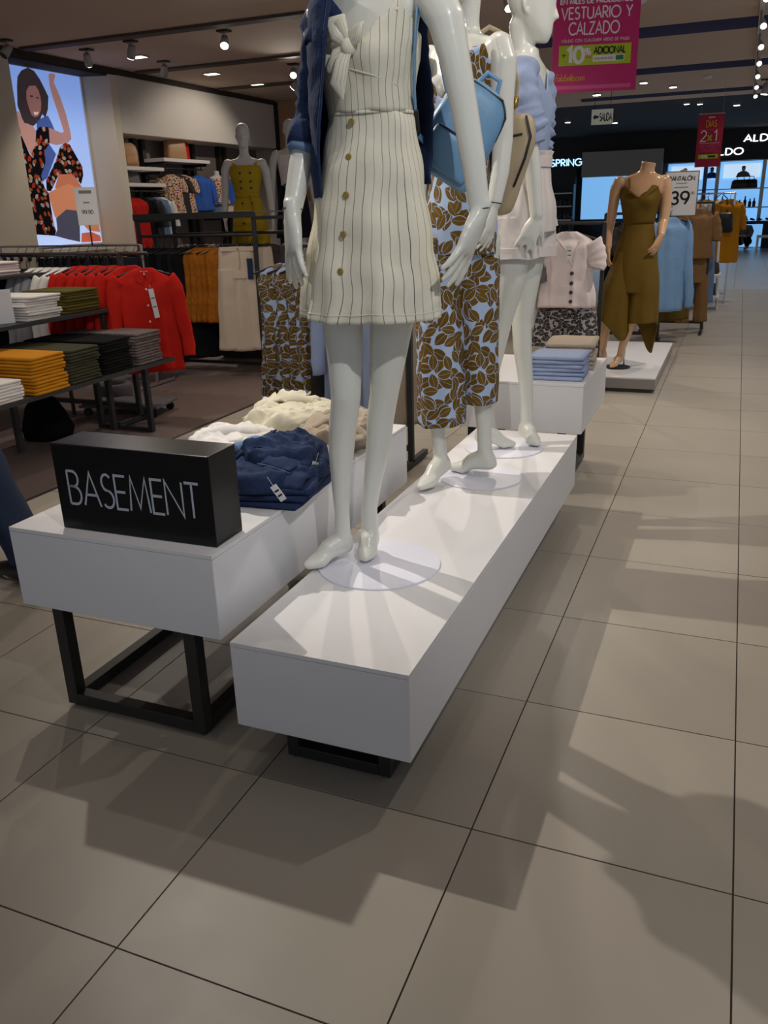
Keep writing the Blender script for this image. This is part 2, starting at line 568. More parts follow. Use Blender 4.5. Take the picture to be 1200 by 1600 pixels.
M['olive_j'] = cloth('olive gold satin', C(106, 82, 22), 0.08, fold=0.25, rough=0.6)
M['brown_c'] = cloth('tobacco brown fabric', C(140, 104, 66), 0.10)
M['blush'] = cloth('blush white cotton', C(226, 212, 208), 0.05)
M['ochre'] = cloth('ochre yellow fabric', C(178, 148, 36), 0.12)
M['grey_c'] = cloth('grey fabric', C(110, 106, 108), 0.15)
M['navy'] = cloth('navy jeans denim', C(40, 50, 70), 0.25)
M['stripe'] = stripe_cloth('cream linen with thin dark stripes', C(226, 220, 200), C(52, 48, 52))
M['cream_l'] = cloth('cream linen', C(224, 218, 196), 0.05, fold=0.4)
M['leaf'] = leaf_print('olive leaf print on pale blue', C(176, 194, 224), [C(112, 84, 24), C(104, 77, 20)], 13.0, 0.29, 0.54)
M['leaf_d'] = leaf_print('dark leaf print', C(170, 166, 172), [C(52, 42, 34), C(40, 34, 28)], 22)
M['floral'] = leaf_print('red floral print', C(30, 34, 60), [C(206, 60, 40), C(220, 150, 60), C(220, 205, 190)], 26, 0.4, 0.5)
M['poster_fl'] = leaf_print('poster floral print', C(16, 14, 26), [C(206, 70, 36), C(226, 214, 208), C(214, 110, 60)], 6.5, 0.17, 0.30, 3, fold=0.0)
M['bag_blue'] = mat('pale blue leather', C(112, 156, 192), 0.42, 0.06, 6, bump=0.08, bscale=90)
M['bag_beige'] = mat('beige leather', C(188, 170, 138), 0.5, 0.06, 6, bump=0.08, bscale=90)
M['bag_tan'] = mat('tan leather', C(186, 140, 98), 0.5, 0.08, 8)
M['bag_brown'] = mat('dark brown leather', C(62, 44, 38), 0.45, 0.1, 8)
M['bag_black'] = mat('black leather', C(22, 20, 22), 0.4, 0.1, 8)
M['zip'] = mat('dark zip tape', C(40, 34, 32), 0.5)
M['brass'] = mat('brass', C(190, 150, 70), 0.3, metal=1.0)

# ------------------------------------------------------------------ lamps
CZ = 3.3
_lens = None
def spotlight(x, y, aim, power=0, label='white ceiling spotlight', group=None, cone=120, col=(1, 0.93, 0.84), lit=True, z=CZ, dark=False, size=1.0, blend=0.5, radius=0.035):
    """one adjustable head on a square ceiling plate; carries its own lamp when powered"""
    t = thing('ceiling_spotlight', label, 'spotlight', (x, y, z), 0, group)
    hm = M['fixture_d'] if dark else M['fixture']
    MB().box(-.07*size, .07*size, -.05*size, .05*size, -.02, -.0005).build('mount_plate', M['fixture_d'], t, bevel=.004)
    d = (Vector(aim)-Vector((x, y, z-.11))).normalized()
    c = Vector((0, 0, -.11*size))
    MB().tube([(0, 0, -.015), (0, 0, -.06*size), c], .01*size, 8).build('arm', hm, t, True)
    r = .048*size
    can = MB().tube([c-d*.06*size, c+d*.02*size, c+d*.07*size], [r*.85, r, r], 16, ends=False)
    can.build('lamp_can', hm, t, True)
    e = c+d*.0715*size
    MB().tube([e, e+d*.004], [r*.9, r*.86], 16, ends=False).build('lens', M['lens'] if lit else M['fixture_d'], t)
    if power:
        L = bpy.data.lights.new('spot_lamp', 'SPOT')
        L.energy = power*POWER; L.color = col
        L.spot_size = R(cone); L.spot_blend = blend
        L.shadow_soft_size = radius
        o = bpy.data.objects.new('spot_lamp', L)
        o.location = e+d*.05
        o.rotation_euler = d.to_track_quat('-Z', 'Y').to_euler()
        COL.objects.link(o); o.parent = t
    return t
WARM = (1, 0.90, 0.78)
# lamps over the white plinth and table (their places follow from the shadows on the tiles)
NEAR = 'ceiling spotlights over the white plinth'
spotlight(-2.87, 3.1, (-.3, 2.6, .1), 215, 'ceiling spotlight aimed at the striped dress from the dark floor side', NEAR, 66, radius=.02, blend=.85)
spotlight(-.91, 3.1, (-.85, 2.4, .4), 12, 'ceiling spotlight over the mannequin in the leaf print jumpsuit', NEAR, 130)
spotlight(-.66, 1.6, (-.8, 2.6, .4), 8, 'ceiling spotlight over the near end of the plinth', NEAR, 130)
spotlight(-1.74, 1.6, (-1.6, 2.5, .6), 10, 'ceiling spotlight over the black sign block', NEAR, 130)
spotlight(0.9, .3, (-.85, 2.6, 1.6), 125, 'ceiling spotlight behind the photographer aimed at the mannequins', NEAR, 58, col=(.97, .98, 1))
spotlight(0.7, 3.4, (-.85, 3.2, 1.0), 48, 'ceiling spotlight over the aisle beside the last mannequin', NEAR, 110)
# aisle
AIS = 'ceiling spotlights along the aisle'
for i, (x, y) in enumerate(((.35, 6.5), (.3, 8.6), (.3, 11.0), (.2, 14.0), (.15, 17.0))):
    spotlight(x, y, (x-.5, y-.1, 0), 120 if i == 0 else 66, '%s ceiling spotlight from the camera in the row above the tiled aisle' % ORD[i], AIS, 92 if i == 0 else 125, size=1.3, blend=.8)
# left-hand department
DEP = 'ceiling spotlights over the clothes racks'
DL = ['lit ceiling spotlight in front of the white wall panel', 'ceiling spotlight aimed at the poster', 'ceiling spotlight tilted beside the poster lamp', 'unlit ceiling spotlight at the left edge by the cream pilaster', 'unlit ceiling spotlight over the tan backpack shelf', 'ceiling spotlight aimed at the far wall shelves', 'ceiling spotlight over the folded clothes bench', 'ceiling spotlight over the red shirts', 'ceiling spotlight over the leaf print dresses', 'ceiling spotlight over the mannequin in the white top', 'ceiling spotlight over the white cropped blouse', 'ceiling spotlight over the small box table']
for k, (x, y, ax, ay, az, pw, lit) in enumerate((
    (-5.4, 8.85, -4.6, 7.0, 1.2, 80, True), (-6.6, 8.8, -7.9, 9.6, .8, 45, True), (-7.35, 8.95, -7.9, 10, 1.8, 0, True), (-7.7, 8.05, -8, 7, 2, 0, False),
    (-7.1, 10.1, -8, 11, 2, 0, False), (-6.3, 12.2, -8, 12, 1.6, 60, True), (-4.2, 3.6, -4.0, 4.6, .6, 60, True), (-4.6, 5.5, -3.8, 4.9, .8, 45, True),
    (-2.6, 6.0, -2.4, 4.6, .8, 55, True), (-5.8, 11.2, -5, 9, 1.5, 50, True), (-2.2, 8.6, -1.2, 7.2, .8, 70, True), (-1.2, 5.6, -.9, 4.4, .6, 50, True))):
    spotlight(x, y, (ax, ay, az), pw, DL[k], DEP, 110, WARM, lit)

# wall washers by the white wall, their ceiling glow drawn as a lit square
for k, (x, y) in enumerate(((-7.15, 9.65), (-7.15, 11.3), (-7.15, 12.6))):
    t = thing('ceiling_light_glow', ('ceiling light with drawn square glow nearest the poster niche', 'ceiling light with drawn square glow over the wall shelf with the tan backpack', 'ceiling light with drawn square glow at the far end of the white wall')[k], 'ceiling light', (x, y, CZ))
    MB().box(-.11, .11, -.08, .08, -.014, -.0005).build('frame', M['fixture'], t, bevel=.003)
    MB().box(-.095, .095, -.065, .065, -.018, -.014).build('ceiling_glow', M['lamp_glow'], t)
# ------------------------------------------------------------------ floor
GX, GY = -1.062, 1.006
fl = struct(MB().box(-3.464, 4.338, -2.594, 15.406, -.06, -.004).build('floor', M['grout']))
tm = MB().box(-.2979, .2979, -.2979, .2979, -.004, 0).mesh('tile', False)
tm.materials.append(M['tile'])
for j in range(-6, 24):
    for i in range(-4, 6):
        if j < -2 and i > 3:
            continue
        y = GY+.6*j+.3
        o = inst('tile', tm, fl, (GX+.6*i+.3, y, rnd.uniform(-.0006, 0)))
ff = MB().box(-3.464, 4.338, 15.406, 30, -.06, 0)
ff = struct(ff.build('floor', M['fartile']))
struct(MB().box(-8.6, -3.464, -2.594, 30, -.06, 0).build('floor', M['carpet']))
tr = struct(MB().box(-3.475, -3.453, -2.594, 15.4, -.004, .004).build('trim_1', M['darkgrey']))

# ------------------------------------------------------------------ ceiling
struct(MB().box(-8.6, -3.2, -2.6, 19.2, CZ, CZ+.3).build('ceiling', M['ceil']))
for y0, y1 in ((-2.6, 11.2), (11.9, 14.5), (15.2, 17.9), (18.5, 19.2)):
    r_ = struct(MB().box(-3.2, 4.4, y0+.02, y1, CZ, CZ+.3).build('ceiling', M['ceil']))
    MB().box(-3.2, 4.4, y0, y0+.02, CZ, CZ+.3).build('riser', M['ceil_blue'], r_)
struct(MB().box(-3.2, 4.4, -2.6, 19.2, CZ+.3, CZ+.34).build('ceiling', M['ceil_gap']))
struct(MB().box(-8.6, 6, 19.2, 30, CZ, CZ+.1).build('ceiling', M['ceil_black']))
for k, (y, x0, x1) in enumerate(((8.45, -7.9, -4.0), (10.55, -7.9, -4.0), (6.3, -7.9, -4.0), (12.6, -7.9, -4.0))):
    struct(MB().box(x0, x1, y, y+.16, CZ-.03, CZ-.0005).build('trim_%d' % (k+2), M['track'], None, bevel=.005))
# ------------------------------------------------------------------ left wall, lightbox niche, shelf bay
struct(MB().box(-8.6, -8.5, -2.6, 14.7, 0, CZ).build('wall_left', M['bay']))
struct(MB().box(-8.5, -8.0, -2.6, 7.55, 0, CZ).build('wall_left', M['wall']))
def pilaster(pts, m):
    return struct(MB().prism(pts, 'z', 0, CZ-.08).build('wall_left', m))
pilaster([(-8.5, 7.55), (-8.0, 7.55), (-8.0, 8.36), (-8.36, 8.69), (-8.5, 8.69)], M['cream'])
pilaster([(-8.5, 9.98), (-8.36, 9.98), (-8.0, 10.12), (-8.0, 10.26), (-8.5, 10.26)], M['cream'])
struct(MB().box(-8.5, -8.37, 8.69, 9.98, 0, 1.06).build('wall_left', M['cream']))
struct(MB().box(-8.37, -8.10, 8.69, 9.97, 1.02, 1.06).build('trim_6', M['cream']))
struct(MB().box(-8.5, -8.0, 10.26, 14.6, 2.51, CZ-.07).build('wall_left', M['wall'], bevel=.01))
struct(MB().box(-8.5, -7.98, 7.5, 14.6, CZ-.07, CZ).build('trim_7', M['ceil_gap']))
struct(MB().box(-8.5, -8.02, 8.36, 10.1, CZ-.10, CZ-.07).build('trim_8', M['ceil_gap']))
# lightbox
LB = thing('lightbox_poster', 'tall backlit poster of a laughing woman in a floral dress on blue', 'poster', (-8.36, 8.70, 1.084))
PW, PH = 1.275, 2.13
fr = MB()
for a in ((-.02, .02, -.0, .02, 0, PH), (-.02, .02, PW-.02, PW, 0, PH), (-.02, .02, .02, PW-.02, 0, .02), (-.02, .02, .02, PW-.02, PH-.02, PH)):
    fr.box(*a)
fr.build('frame', M['shelf_w'], LB)
def pmat(name, c, k=0.75):
    return mat(name, C(*c), 0.5, emit=C(*c), es=k)
def _sky():
    t = NT('lightbox blue')
    g = t.n('ShaderNodeSeparateXYZ')
    t.l(t.coord('Object'), g.inputs[0])
    c = t.mix(t.math('DIVIDE', g.outputs[2], PH, True), C(176, 198, 240), C(120, 152, 220))
    t.l(c, t.b.inputs['Base Color']); t.l(c, t.b.inputs['Emission Color'])
    t.b.inputs['Emission Strength'].default_value = 0.8
    return t.m
MB().box(-.018, 0, .02, PW-.02, .02, PH-.02).build('backlit_print', _sky(), LB)
SHP = [
('hair',[(0.088,0.881),(0.117,0.935),(0.180,0.971),(0.270,0.992),(0.348,0.980),(0.409,0.941),(0.458,0.891),(0.492,0.853),(0.459,0.783),(0.405,0.733),(0.369,0.752),(0.320,0.716),(0.221,0.681),(0.150,0.691),(0.110,0.693),(0.087,0.718),(0.056,0.782)],(52,40,44),1),
('neck',[(0.020,0.751),(0.059,0.750),(0.110,0.693),(0.214,0.684),(0.246,0.658),(0.200,0.562),(0.126,0.526),(0.066,0.585),(0.005,0.675)],(176,130,120),1),
('face',[(0.203,0.866),(0.248,0.895),(0.335,0.903),(0.367,0.879),(0.380,0.846),(0.378,0.809),(0.356,0.771),(0.312,0.739),(0.258,0.730),(0.220,0.741),(0.201,0.777),(0.186,0.822)],(142,98,96),2),
('jeans',[(0.277,0.714),(0.361,0.731),(0.446,0.748),(0.483,0.709),(0.512,0.669),(0.395,0.595),(0.478,0.535),(0.375,0.455),(0.300,0.397),(0.221,0.375),(0.199,0.452)],(62,84,150),1),
('raised_arm',[(0.540,0.977),(0.588,0.985),(0.638,0.980),(0.599,0.937),(0.659,0.862),(0.712,0.761),(0.737,0.670),(0.736,0.627),(0.670,0.604),(0.498,0.586),(0.404,0.595),(0.413,0.665),(0.445,0.680),(0.599,0.658),(0.639,0.666),(0.600,0.756),(0.549,0.856),(0.530,0.919)],(166,122,118),2),
('lower_leg',[(0.471,0.421),(0.650,0.427),(0.725,0.398),(0.785,0.351),(0.775,0.283),(0.616,0.313),(0.385,0.341)],(180,104,74),2),
('front_leg',[(0.275,0.312),(0.422,0.341),(0.599,0.368),(0.704,0.343),(0.762,0.291),(0.759,0.230),(0.859,0.230),(0.946,0.191),(0.974,0.136),(0.978,0.073),(0.805,0.085),(0.636,0.164),(0.503,0.217),(0.354,0.167),(0.321,0.175)],(194,122,88),3),
('stool',[(0.329,0.101),(0.336,0.167),(0.503,0.217),(0.653,0.209),(0.676,0.140),(0.639,0.020),(0.473,0.039),(0.278,0.066)],(66,66,84),4),
('foot',[(0.657,0.016),(0.680,0.072),(0.842,0.076),(0.970,0.050),(0.975,0.016)],(196,92,66),4),
('dress',[(0.013,0.715),(0.041,0.624),(0.115,0.519),(0.205,0.576),(0.246,0.658),(0.307,0.681),(0.429,0.683),(0.409,0.596),(0.325,0.551),(0.306,0.482),(0.217,0.410),(0.242,0.340),(0.284,0.312),(0.288,0.139),(0.308,0.094),(0.278,0.066),(0.013,0.079),(0.013,0.249),(0.013,0.394),(0.013,0.570),(0.013,0.649)],None,5),
('skirt',[(0.550,0.579),(0.633,0.603),(0.696,0.597),(0.774,0.527),(0.840,0.470),(0.834,0.418),(0.781,0.366),(0.725,0.398),(0.650,0.427),(0.563,0.422),(0.471,0.421),(0.384,0.363),(0.324,0.323),(0.263,0.326),(0.276,0.383),(0.370,0.441),(0.467,0.506)],None,5),
('smile',[(0.256,0.760),(0.286,0.758),(0.322,0.764),(0.310,0.750),(0.276,0.742),(0.256,0.746)],(214,190,190),3),
('eye',[(0.240,0.846),(0.278,0.846),(0.280,0.838),(0.242,0.837)],(50,36,40),3),
('eye',[(0.319,0.843),(0.355,0.840),(0.349,0.833),(0.320,0.835)],(50,36,40),3)]
for nm, pts, c, lay in SHP:
    mb = MB()
    pts = [(max(.024, p[0]*PW), p[1]*PH) for p in pts]
    x = .0008*lay
    mb.add([(x, p[0], p[1]) for p in pts], [tuple(range(len(pts)))], [[(p[0]*1.0, p[1]*1.0) for p in pts]])
    if c is None:
        b = M['poster_fl']
    else:
        b = pmat('poster '+nm, c, .55)
    mb.build('printed_'+nm, b, LB)
# shelf bay: uprights, shelf boards
for k, y in enumerate((11.05, 11.25, 12.35, 12.55, 13.35, 13.5, 14.2)):
    struct(MB().box(-8.5, -8.42, y-.04, y+.04, 0, 2.51).build('trim_%d' % (10+k), M['steel']))
def shelf(y0, y1, z, lab, d=.36):
    t = thing('wall_shelf', lab, 'shelf', (-8.42, (y0+y1)/2, z))
    MB().box(0, d, -(y1-y0)/2, (y1-y0)/2, -.05, 0).build('board', M['shelf_w'], t, bevel=.004)
    MB().box(0, d*.9, -(y1-y0)/2+.05, -(y1-y0)/2+.065, -.09, -.05).build('bracket', M['steel'], t)
    MB().box(0, d*.9, (y1-y0)/2-.065, (y1-y0)/2-.05, -.09, -.05).build('bracket', M['steel'], t)
    return t
shelf(10.32, 11.2, 2.10, 'upper white wall shelf carrying a tan backpack')
shelf(10.32, 11.2, 1.88, 'lower white wall shelf beside the cream pilaster')
shelf(11.22, 12.45, 2.24, 'white wall shelf carrying a boxy tan handbag')
shelf(12.6, 13.45, 1.42, 'white wall shelf under the two bust forms')
shelf(13.5, 14.3, 2.2, 'white wall shelf at the far end by the tan panel')
# rear wall of the department
struct(MB().box(-8.5, -4.7, 14.7, 14.8, 0, CZ).build('wall_back', M['wall']))
struct(MB().box(-7.95, -6.9, 14.66, 14.7, 1.6, CZ-.02).build('wall_back', M['tan']))
for k, x in enumerate((-8.0, -6.87, -5.9)):
    struct(MB().box(x-.035, x+.035, 14.58, 14.66, 0, CZ-.02).build('trim_%d' % (20+k), M['steel']))
# ------------------------------------------------------------------ shops across the mall
struct(MB().box(-9, 6, 29.4, 29.5, 0, CZ).build('wall_back', M['black']))
struct(MB().box(-8, 5, 28.2, 28.5, 2.44, CZ).build('wall_back', M['black']))
struct(MB().box(-6.2, -4.95, 28.25, 28.45, 0, 2.44).build('wall_back', M['black']))
def shop_sign(s, x, z, h, m, lab, name='shop_sign', width=None):
    t = thing(name, lab, 'sign', (x, 28.19, z))
    MB().box(-.05, (width or 1.2)+.05, .0, .008, -.06, h+.06).build('sign_board', M['black'], t)
    write(s, h, .16, m, t, 0, 0, -.001, width=width, gap=.22, t=.02)
    return t
shop_sign('ALDO', -.17, 2.93, .17, M['sign_w'], 'white glowing shop sign at the far right on the black fascia', width=.95)
shop_sign('ALDO', -1.02, 2.60, .17, M['sign_w'], 'white glowing shop sign half hidden by the crimson banner', width=.85)
t = thing('shop_sign', 'blue white glowing sign on the dark shop left of the grey panel', 'sign', (-5.72, 28.19, 2.50))
MB().box(-.05, 1.0, .0, .008, -.05, .25).build('sign_board', M['black'], t)
write('SPRING', .19, .17, M['sign_b'], t, 0, 0, -.001, width=.92, gap=.22, t=.02)
# grey bulkhead with the lit blue window under it
struct(MB().box(-4.72, -2.35, 27.9, 28.15, 2.15, 2.85).build('wall_back', M['bulkhead']))
w = struct(MB().box(-4.8, -2.45, 28.6, 28.65, .9, 2.15).build('window_1', M['lit_blue']))
for z in (1.35, 1.7):
    MB().box(-3.9, -2.5, 28.35, 28.6, z-.02, z).build('window_shelf', M['shelf_w'], w)
# lit bays
for k, (x0, x1) in enumerate(((-2.25, -1.2), (-1.1, -.85), (-.75, .42), (.5, 1.6))):
    p = struct(MB().box(x0, x1, 28.9, 28.95, .75, 2.44).build('window_%d' % (k+2), M['lit_blue']))
    MB().box(x0+.1, x1-.05, 28.86, 28.9, 1.98, 2.36).build('picture_panel', M['lit_white'], p)
    for z in (1.15, 1.68):
        MB().box(x0, x1, 28.55, 28.9, z-.03, z).build('window_shelf', M['shelf_w'], p)
for k, x in enumerate((-2.3, -1.15, -.8, .46, 1.65)):
    struct(MB().box(x-.05, x+.05, 28.5, 28.95, 0, 2.44).build('trim_%d' % (30+k), M['shelf_w'] if k > 1 else M['ceil_blue']))
def portrait(x, lab, top, hat=False):
    t = thing('printed_portrait', lab, 'picture', (x, 28.845, 1.99))
    mb = MB()
    mb.prism([(-.2,0),(-.15,.12),(-.06,.17),(.06,.17),(.15,.12),(.22,0)], 'y', 0, .01); mb.build('shoulders', top, t)
    MB().prism(arc(0, .23, .055, .07, 0, 345, 14), 'y', -.002, .008).build('face', M['skin'], t)
    MB().prism(arc(0, .265, .06, .05, 0, 180, 10), 'y', -.004, .006).build('hair', M['bag_black'], t)
portrait(-1.75, 'dark haired man pictured in the far lit shop panel', M['denim'])
portrait(-.1, 'person in a grey jacket pictured in the far lit shop panel', M['grey_c'])
portrait(-.98, 'figure in blue pictured in the lit panel behind the crimson banner', M['royal'])
# counter
ct = thing('display_counter', 'long black display counter under the lit shop shelves', 'counter', (-.4, 28.2, 0))
MB().box(-1.9, 2.2, -.25, .3, .68, .76).build('top', M['black'], ct)
MB().box(-1.9, -.6, -.15, .3, 0, .68).build('cabinet', M['black'], ct)
MB().box(1.0, 2.2, -.15, .3, 0, .68).build('cabinet', M['black'], ct)
MB().box(-.6, 1.0, .22, .26, .02, .66).build('lit_panel', M['lit_blue'], ct)
bn = thing('bench', 'small white bench on the floor at the far right', 'bench', (.75, 27.0, 0))
MB().box(-.3, .6, -.2, .2, .34, .40).build('seat', M['shelf_w'], bn)
MB().box(-.3, -.24, -.2, .2, 0, .34).build('leg', M['shelf_w'], bn)
MB().box(.54, .6, -.2, .2, 0, .34).build('leg', M['shelf_w'], bn)
# ------------------------------------------------------------------ white plinth, table, back box
def laminate_box(t, x0, x1, y0, y1, z0, z1):
    """box of laminate panels with thin dark joints between them"""
    g = .0012
    MB().box(x0+.003, x1-.003, y0+.003, y1-.003, z0+.003, z1-.003).build('core', M['edge'], t)
    MB().box(x0, x1, y0, y1, z1-.012, z1).build('top_panel', M['white_lam'], t, bevel=.0006)
    MB().box(x0, x1-g, y0, y0+.012, z0, z1-.012-g).build('front_panel', M['white_lam'], t, bevel=.0006)
    MB().box(x1-.012, x1, y0+g, y1, z0, z1-.012-g).build('side_panel', M['white_lam'], t, bevel=.0006)
    MB().box(x0, x0+.012, y0+.012+g, y1, z0, z1-.012-g).build('side_panel', M['white_lam'], t, bevel=.0006)
    MB().box(x0+.012+g, x1-.012-g, y1-.012, y1, z0, z1-.012-g).build('back_panel', M['white_lam'], t, bevel=.0006)
def sled(t, x0, x1, y0, y1, z1, s=.035, foot=.012):
    """steel underframe: four uprights, floor rails, levelling feet"""
    for x in (x0, x1-s):
        for y in (y0, y1-s):
            MB().box(x, x+s, y, y+s, foot, z1).build('leg', M['steel'], t, bevel=.002)
            MB().tube([(x+s/2, y+s/2, .003), (x+s/2, y+s/2, foot+.002)], [.012, .008], 10, ends=False).build('levelling_foot', M['chrome'], t, True)
        MB().box(x, x+s, y0+s, y1-s, foot, foot+s).build('floor_rail', M['steel'], t, bevel=.002)
    for y in (y0, y1-s):
        MB().box(x0+s, x1-s, y, y+s, foot, foot+s).build('floor_rail', M['steel'], t, bevel=.002)
pl = thing('display_plinth', 'long low white plinth carrying the three white mannequins', 'plinth', (-.871, 2.763, 0))
laminate_box(pl, -.249, .249, -1.151, 1.151, .15, .40)
for y0, y1 in ((-1.06, -.55), (.55, 1.06)):
    sled(pl, -.155, .155, y0, y1, .1495)
tb = thing('display_table', 'white box topped table with black legs beside the plinth, carrying the black sign block', 'table', (-1.553, 2.417, 0))
laminate_box(tb, -.351, .351, -.727, .727, .35, .60)
sled(tb, -.255, .255, -.715, .715, .3495, .04)
bb = thing('display_table', 'small white box table behind the plinth with folded shirts on top', 'table', (-.985, 4.52, 0))
laminate_box(bb, -.35, .35, -.40, .40, .35, .60)
sled(bb, -.26, .26, -.34, .34, .3495, .04)
# sign block
sb = thing('sign_block', 'glossy black block with thin pale lettering on the white table', 'sign', (-1.48, 1.808, .6), R(.6))
MB().box(-.26, .26, -.068, .068, .0005, .256).build('block', M['gloss_black'], sb, bevel=.003)
write('BASEMENT', .098, .075, M['letter'], sb, -.216, .080, -.0685, width=.437, gap=.12, t=.0006)

# ------------------------------------------------------------------ mannequins
def hand(mb, w, d, nrm, side, s=1.0, curl=.35, spread=.22, thumb=.7):
    """palm, four fingers of unequal length and a thumb from the side of the palm.
    w wrist, d direction of the fingers, nrm back of the hand, side +1/-1 where the thumb is"""
    w = Vector(w); d = Vector(d).normalized(); nrm = Vector(nrm); nrm = (nrm-d*nrm.dot(d)).normalized()
    x = d.cross(nrm)*side
    rings = []
    for t, rx, ry in ((-.02, .021, .019), (.01, .023, .018), (.04, .034, .016), (.07, .038, .014), (.088, .036, .011)):
        c = w+d*t*s
        rings.append([c+(x*math.cos(a)*rx+nrm*math.sin(a)*ry)*s for a in (2*PI*k/12 for k in range(12))])
    mb.loft(rings)
    for k, (off, L) in enumerate(((.027, .070), (.009, .080), (-.009, .075), (-.026, .060))):
        b = w+(d*.080+x*off)*s
        sp = spread*(1.5-k)/1.5
        dd = (d+x*sp*.5).normalized()
        pts = [b-d*.02*s, b]
        p = b
        cu = curl*(1+.12*k)
        for j, f in enumerate((.42, .32, .26)):
            a = cu*(j+.4)
            p = p+(dd*math.cos(a)-nrm*math.sin(a))*L*f*s
            pts.append(p)
        mb.tube(pts, [.0088*s, .0092*s, .0084*s, .0074*s, .0056*s], 8)
    b = w+(d*.018+x*.022)*s
    e = (d*.75+x*thumb-nrm*.3).normalized()
    mb.tube([b, b+e*.035*s, b+e*.062*s+d*.006*s, b+e*.075*s+d*.022*s], [.013*s, .0115*s, .0095*s, .007*s], 8)
def head(mb, c, psi, tilt=0.0, s=1.0, up=(0, 0, 0)):
    """chin at c; egg shaped head with brow, nose, lips, ears"""
    h = MB()
    rows = interp([(.0, -.058, .026, .026), (.03, -.042, .046, .052), (.07, -.02, .058, .074), (.11, -.006, .065, .087), (.15, 0, .069, .093), (.19, .003, .063, .084), (.22, .006, .04, .056), (.236, .006, .008, .01)], 18)
    h.loft([ring(0, r[1], r[0], r[2], r[3], 0, 20) for r in rows])
    h.tube([(0, -.078, .135), (0, -.093, .11), (0, -.104, .086), (0, -.088, .078)], [.006, .008, .011, .008], 8)
    h.tube([(-.022, -.076, .05), (0, -.09, .052), (.022, -.076, .05)], [.004, .007, .004], 8)
    h.tube([(-.018, -.074, .041), (0, -.087, .04), (.018, -.074, .041)], [.004, .007, .004], 8)
    for q in (-1, 1):
        h.tube([(q*.045, -.062, .128), (q*.026, -.08, .132), (q*.012, -.082, .126)], [.006, .007, .005], 8)
        h.ball((q*.029, -.07, .112), .013, .011, .008)
        h.tube([(q*.064, .004, .13), (q*.072, .016, .118), (q*.07, .012, .095), (q*.062, .0, .082)], [.007, .009, .007, .005], 8)
    m = Matrix.Translation(c) @ Matrix.Rotation(psi, 4, 'Z') @ Matrix.Rotation(tilt, 4, 'X') @ Matrix.Scale(s, 4)
    h.xf(m)
    mb.add(h.v, h.f)
def torso(mb, rows, psi, n=24):
    mb.loft([ring(r[1], r[2], r[0], r[3], r[4], psi, n) for r in interp(rows, len(rows)*4)])
def foot(mb, ankle, heel, toe, r=.03):
    a, h, t = Vector(ankle), Vector(heel), Vector(toe)
    m = h.lerp(t, .45); m.z = h.z*.55+.02
    b = h.lerp(t, .72); b.z = t.z+.004
    mb.tube([a, h.lerp(a, .35), h], [r*.9, r*.95, r*.85], 12)
    mb.tube([h+(h-t)*.03, m, b, t], [r*.92, r*1.0, r*1.12, r*.62], 12, flat=.72, up=(0, 0, 1))
    mb.tube([a.lerp(h, .3), m+Vector((0, 0, .012)), b], [r*.92, r*.95, r*.7], 12)
def cloth_loft(rows, psi, n=64, k=7, ph=0.0, top=None, uscale=1.0):
    """rows of (z, cx, cy, rx, ry, wave)"""
    mb = MB()
    rr = interp(rows, len(rows)*6)
    mb.loft([ring(r[1], r[2], r[0], r[3], r[4], psi, n, r[5], k, ph+r[0]*1.5) for r in rr], cap=False, uscale=uscale)
    return mb
def wrinkle(mb, amp, sc, seed=0.0):
    """push the surface in and out by smooth noise"""
    out = []
    for p in mb.v:
        v = Vector(p)
        q = noise.noise_vector(v*sc+Vector((seed, seed*.7, seed*1.3)))
        out.append(tuple(v+q*amp))
    mb.v = out
    return mb
def crease(mb, amp, sc, seed=0.0, fz=2.4):
    """sharp little fold ridges, mostly running round the limb"""
    n = len(mb.v)
    me = bpy.data.meshes.new('t'); me.from_pydata(mb.v, [], mb.f); me.update()
    for i, v in enumerate(me.vertices):
        p = v.co
        h = 1-2*abs(noise.noise(Vector((p.x*sc*.5+seed, p.y*sc*.5, p.z*sc*fz*.5))))
        mb.v[i] = tuple(p+v.normal*(h-.35)*amp)
    bpy.data.meshes.remove(me)
    return mb
def vfold(mb, amp, sc=16, z0=None):
    """soft vertical folds that grow towards the hem"""
    zs = [p[2] for p in mb.v]; hi = 1.676-B if z0 is None else z0; 
    for i, p in enumerate(mb.v):
        w = max(0, hi-p[2])/.5
        k = noise.noise(Vector((p[0]*sc, p[1]*sc, p[2]*1.4)))
        d = Vector((p[0], p[1], 0)).normalized()*k*amp*w
        mb.v[i] = (p[0]+d.x, p[1]+d.y, p[2])
    return mb
def disc(t, m, r, cx=0.0, cy=0.0):
    MB().loft([ring(cx, cy, z, rr, rr, 0, 64) for z, rr in ((.0002, r), (.004, r), (.0055, r-.0015))]).build('base_plate', m, t)

# ---- first mannequin: striped dress, denim jacket (local frame: -y looks at the aisle corner)
B = .40
m1 = thing('mannequin', 'white mannequin in the cream striped button dress with a denim jacket on one shoulder', 'mannequin', (-.94, 2.2, B), R(23.1))
p1 = R(-31)
def Z(*p):   # absolute height to local
    return (p[0], p[1], p[2]-B)
mb = MB()
torso(mb, [(1.25-B, .012, .0, .09, .07), (1.32-B, .012, .0, .137, .10), (1.40-B, .012, .0, .142, .105), (1.52-B, .014, .0, .105, .078), (1.60-B, .016, 0, .097, .07), (1.70-B, .018, 0, .108, .078), (1.80-B, .02, 0, .120, .084), (1.88-B, .02, .008, .138, .072), (1.94-B, .02, .012, .15, .055), (1.975-B, .018, .012, .07, .05), (2.0-B, .016, .01, .05, .048)], p1)
f1 = Vector((math.sin(p1), -math.cos(p1), 0)); s1 = Vector((math.cos(p1), math.sin(p1), 0))
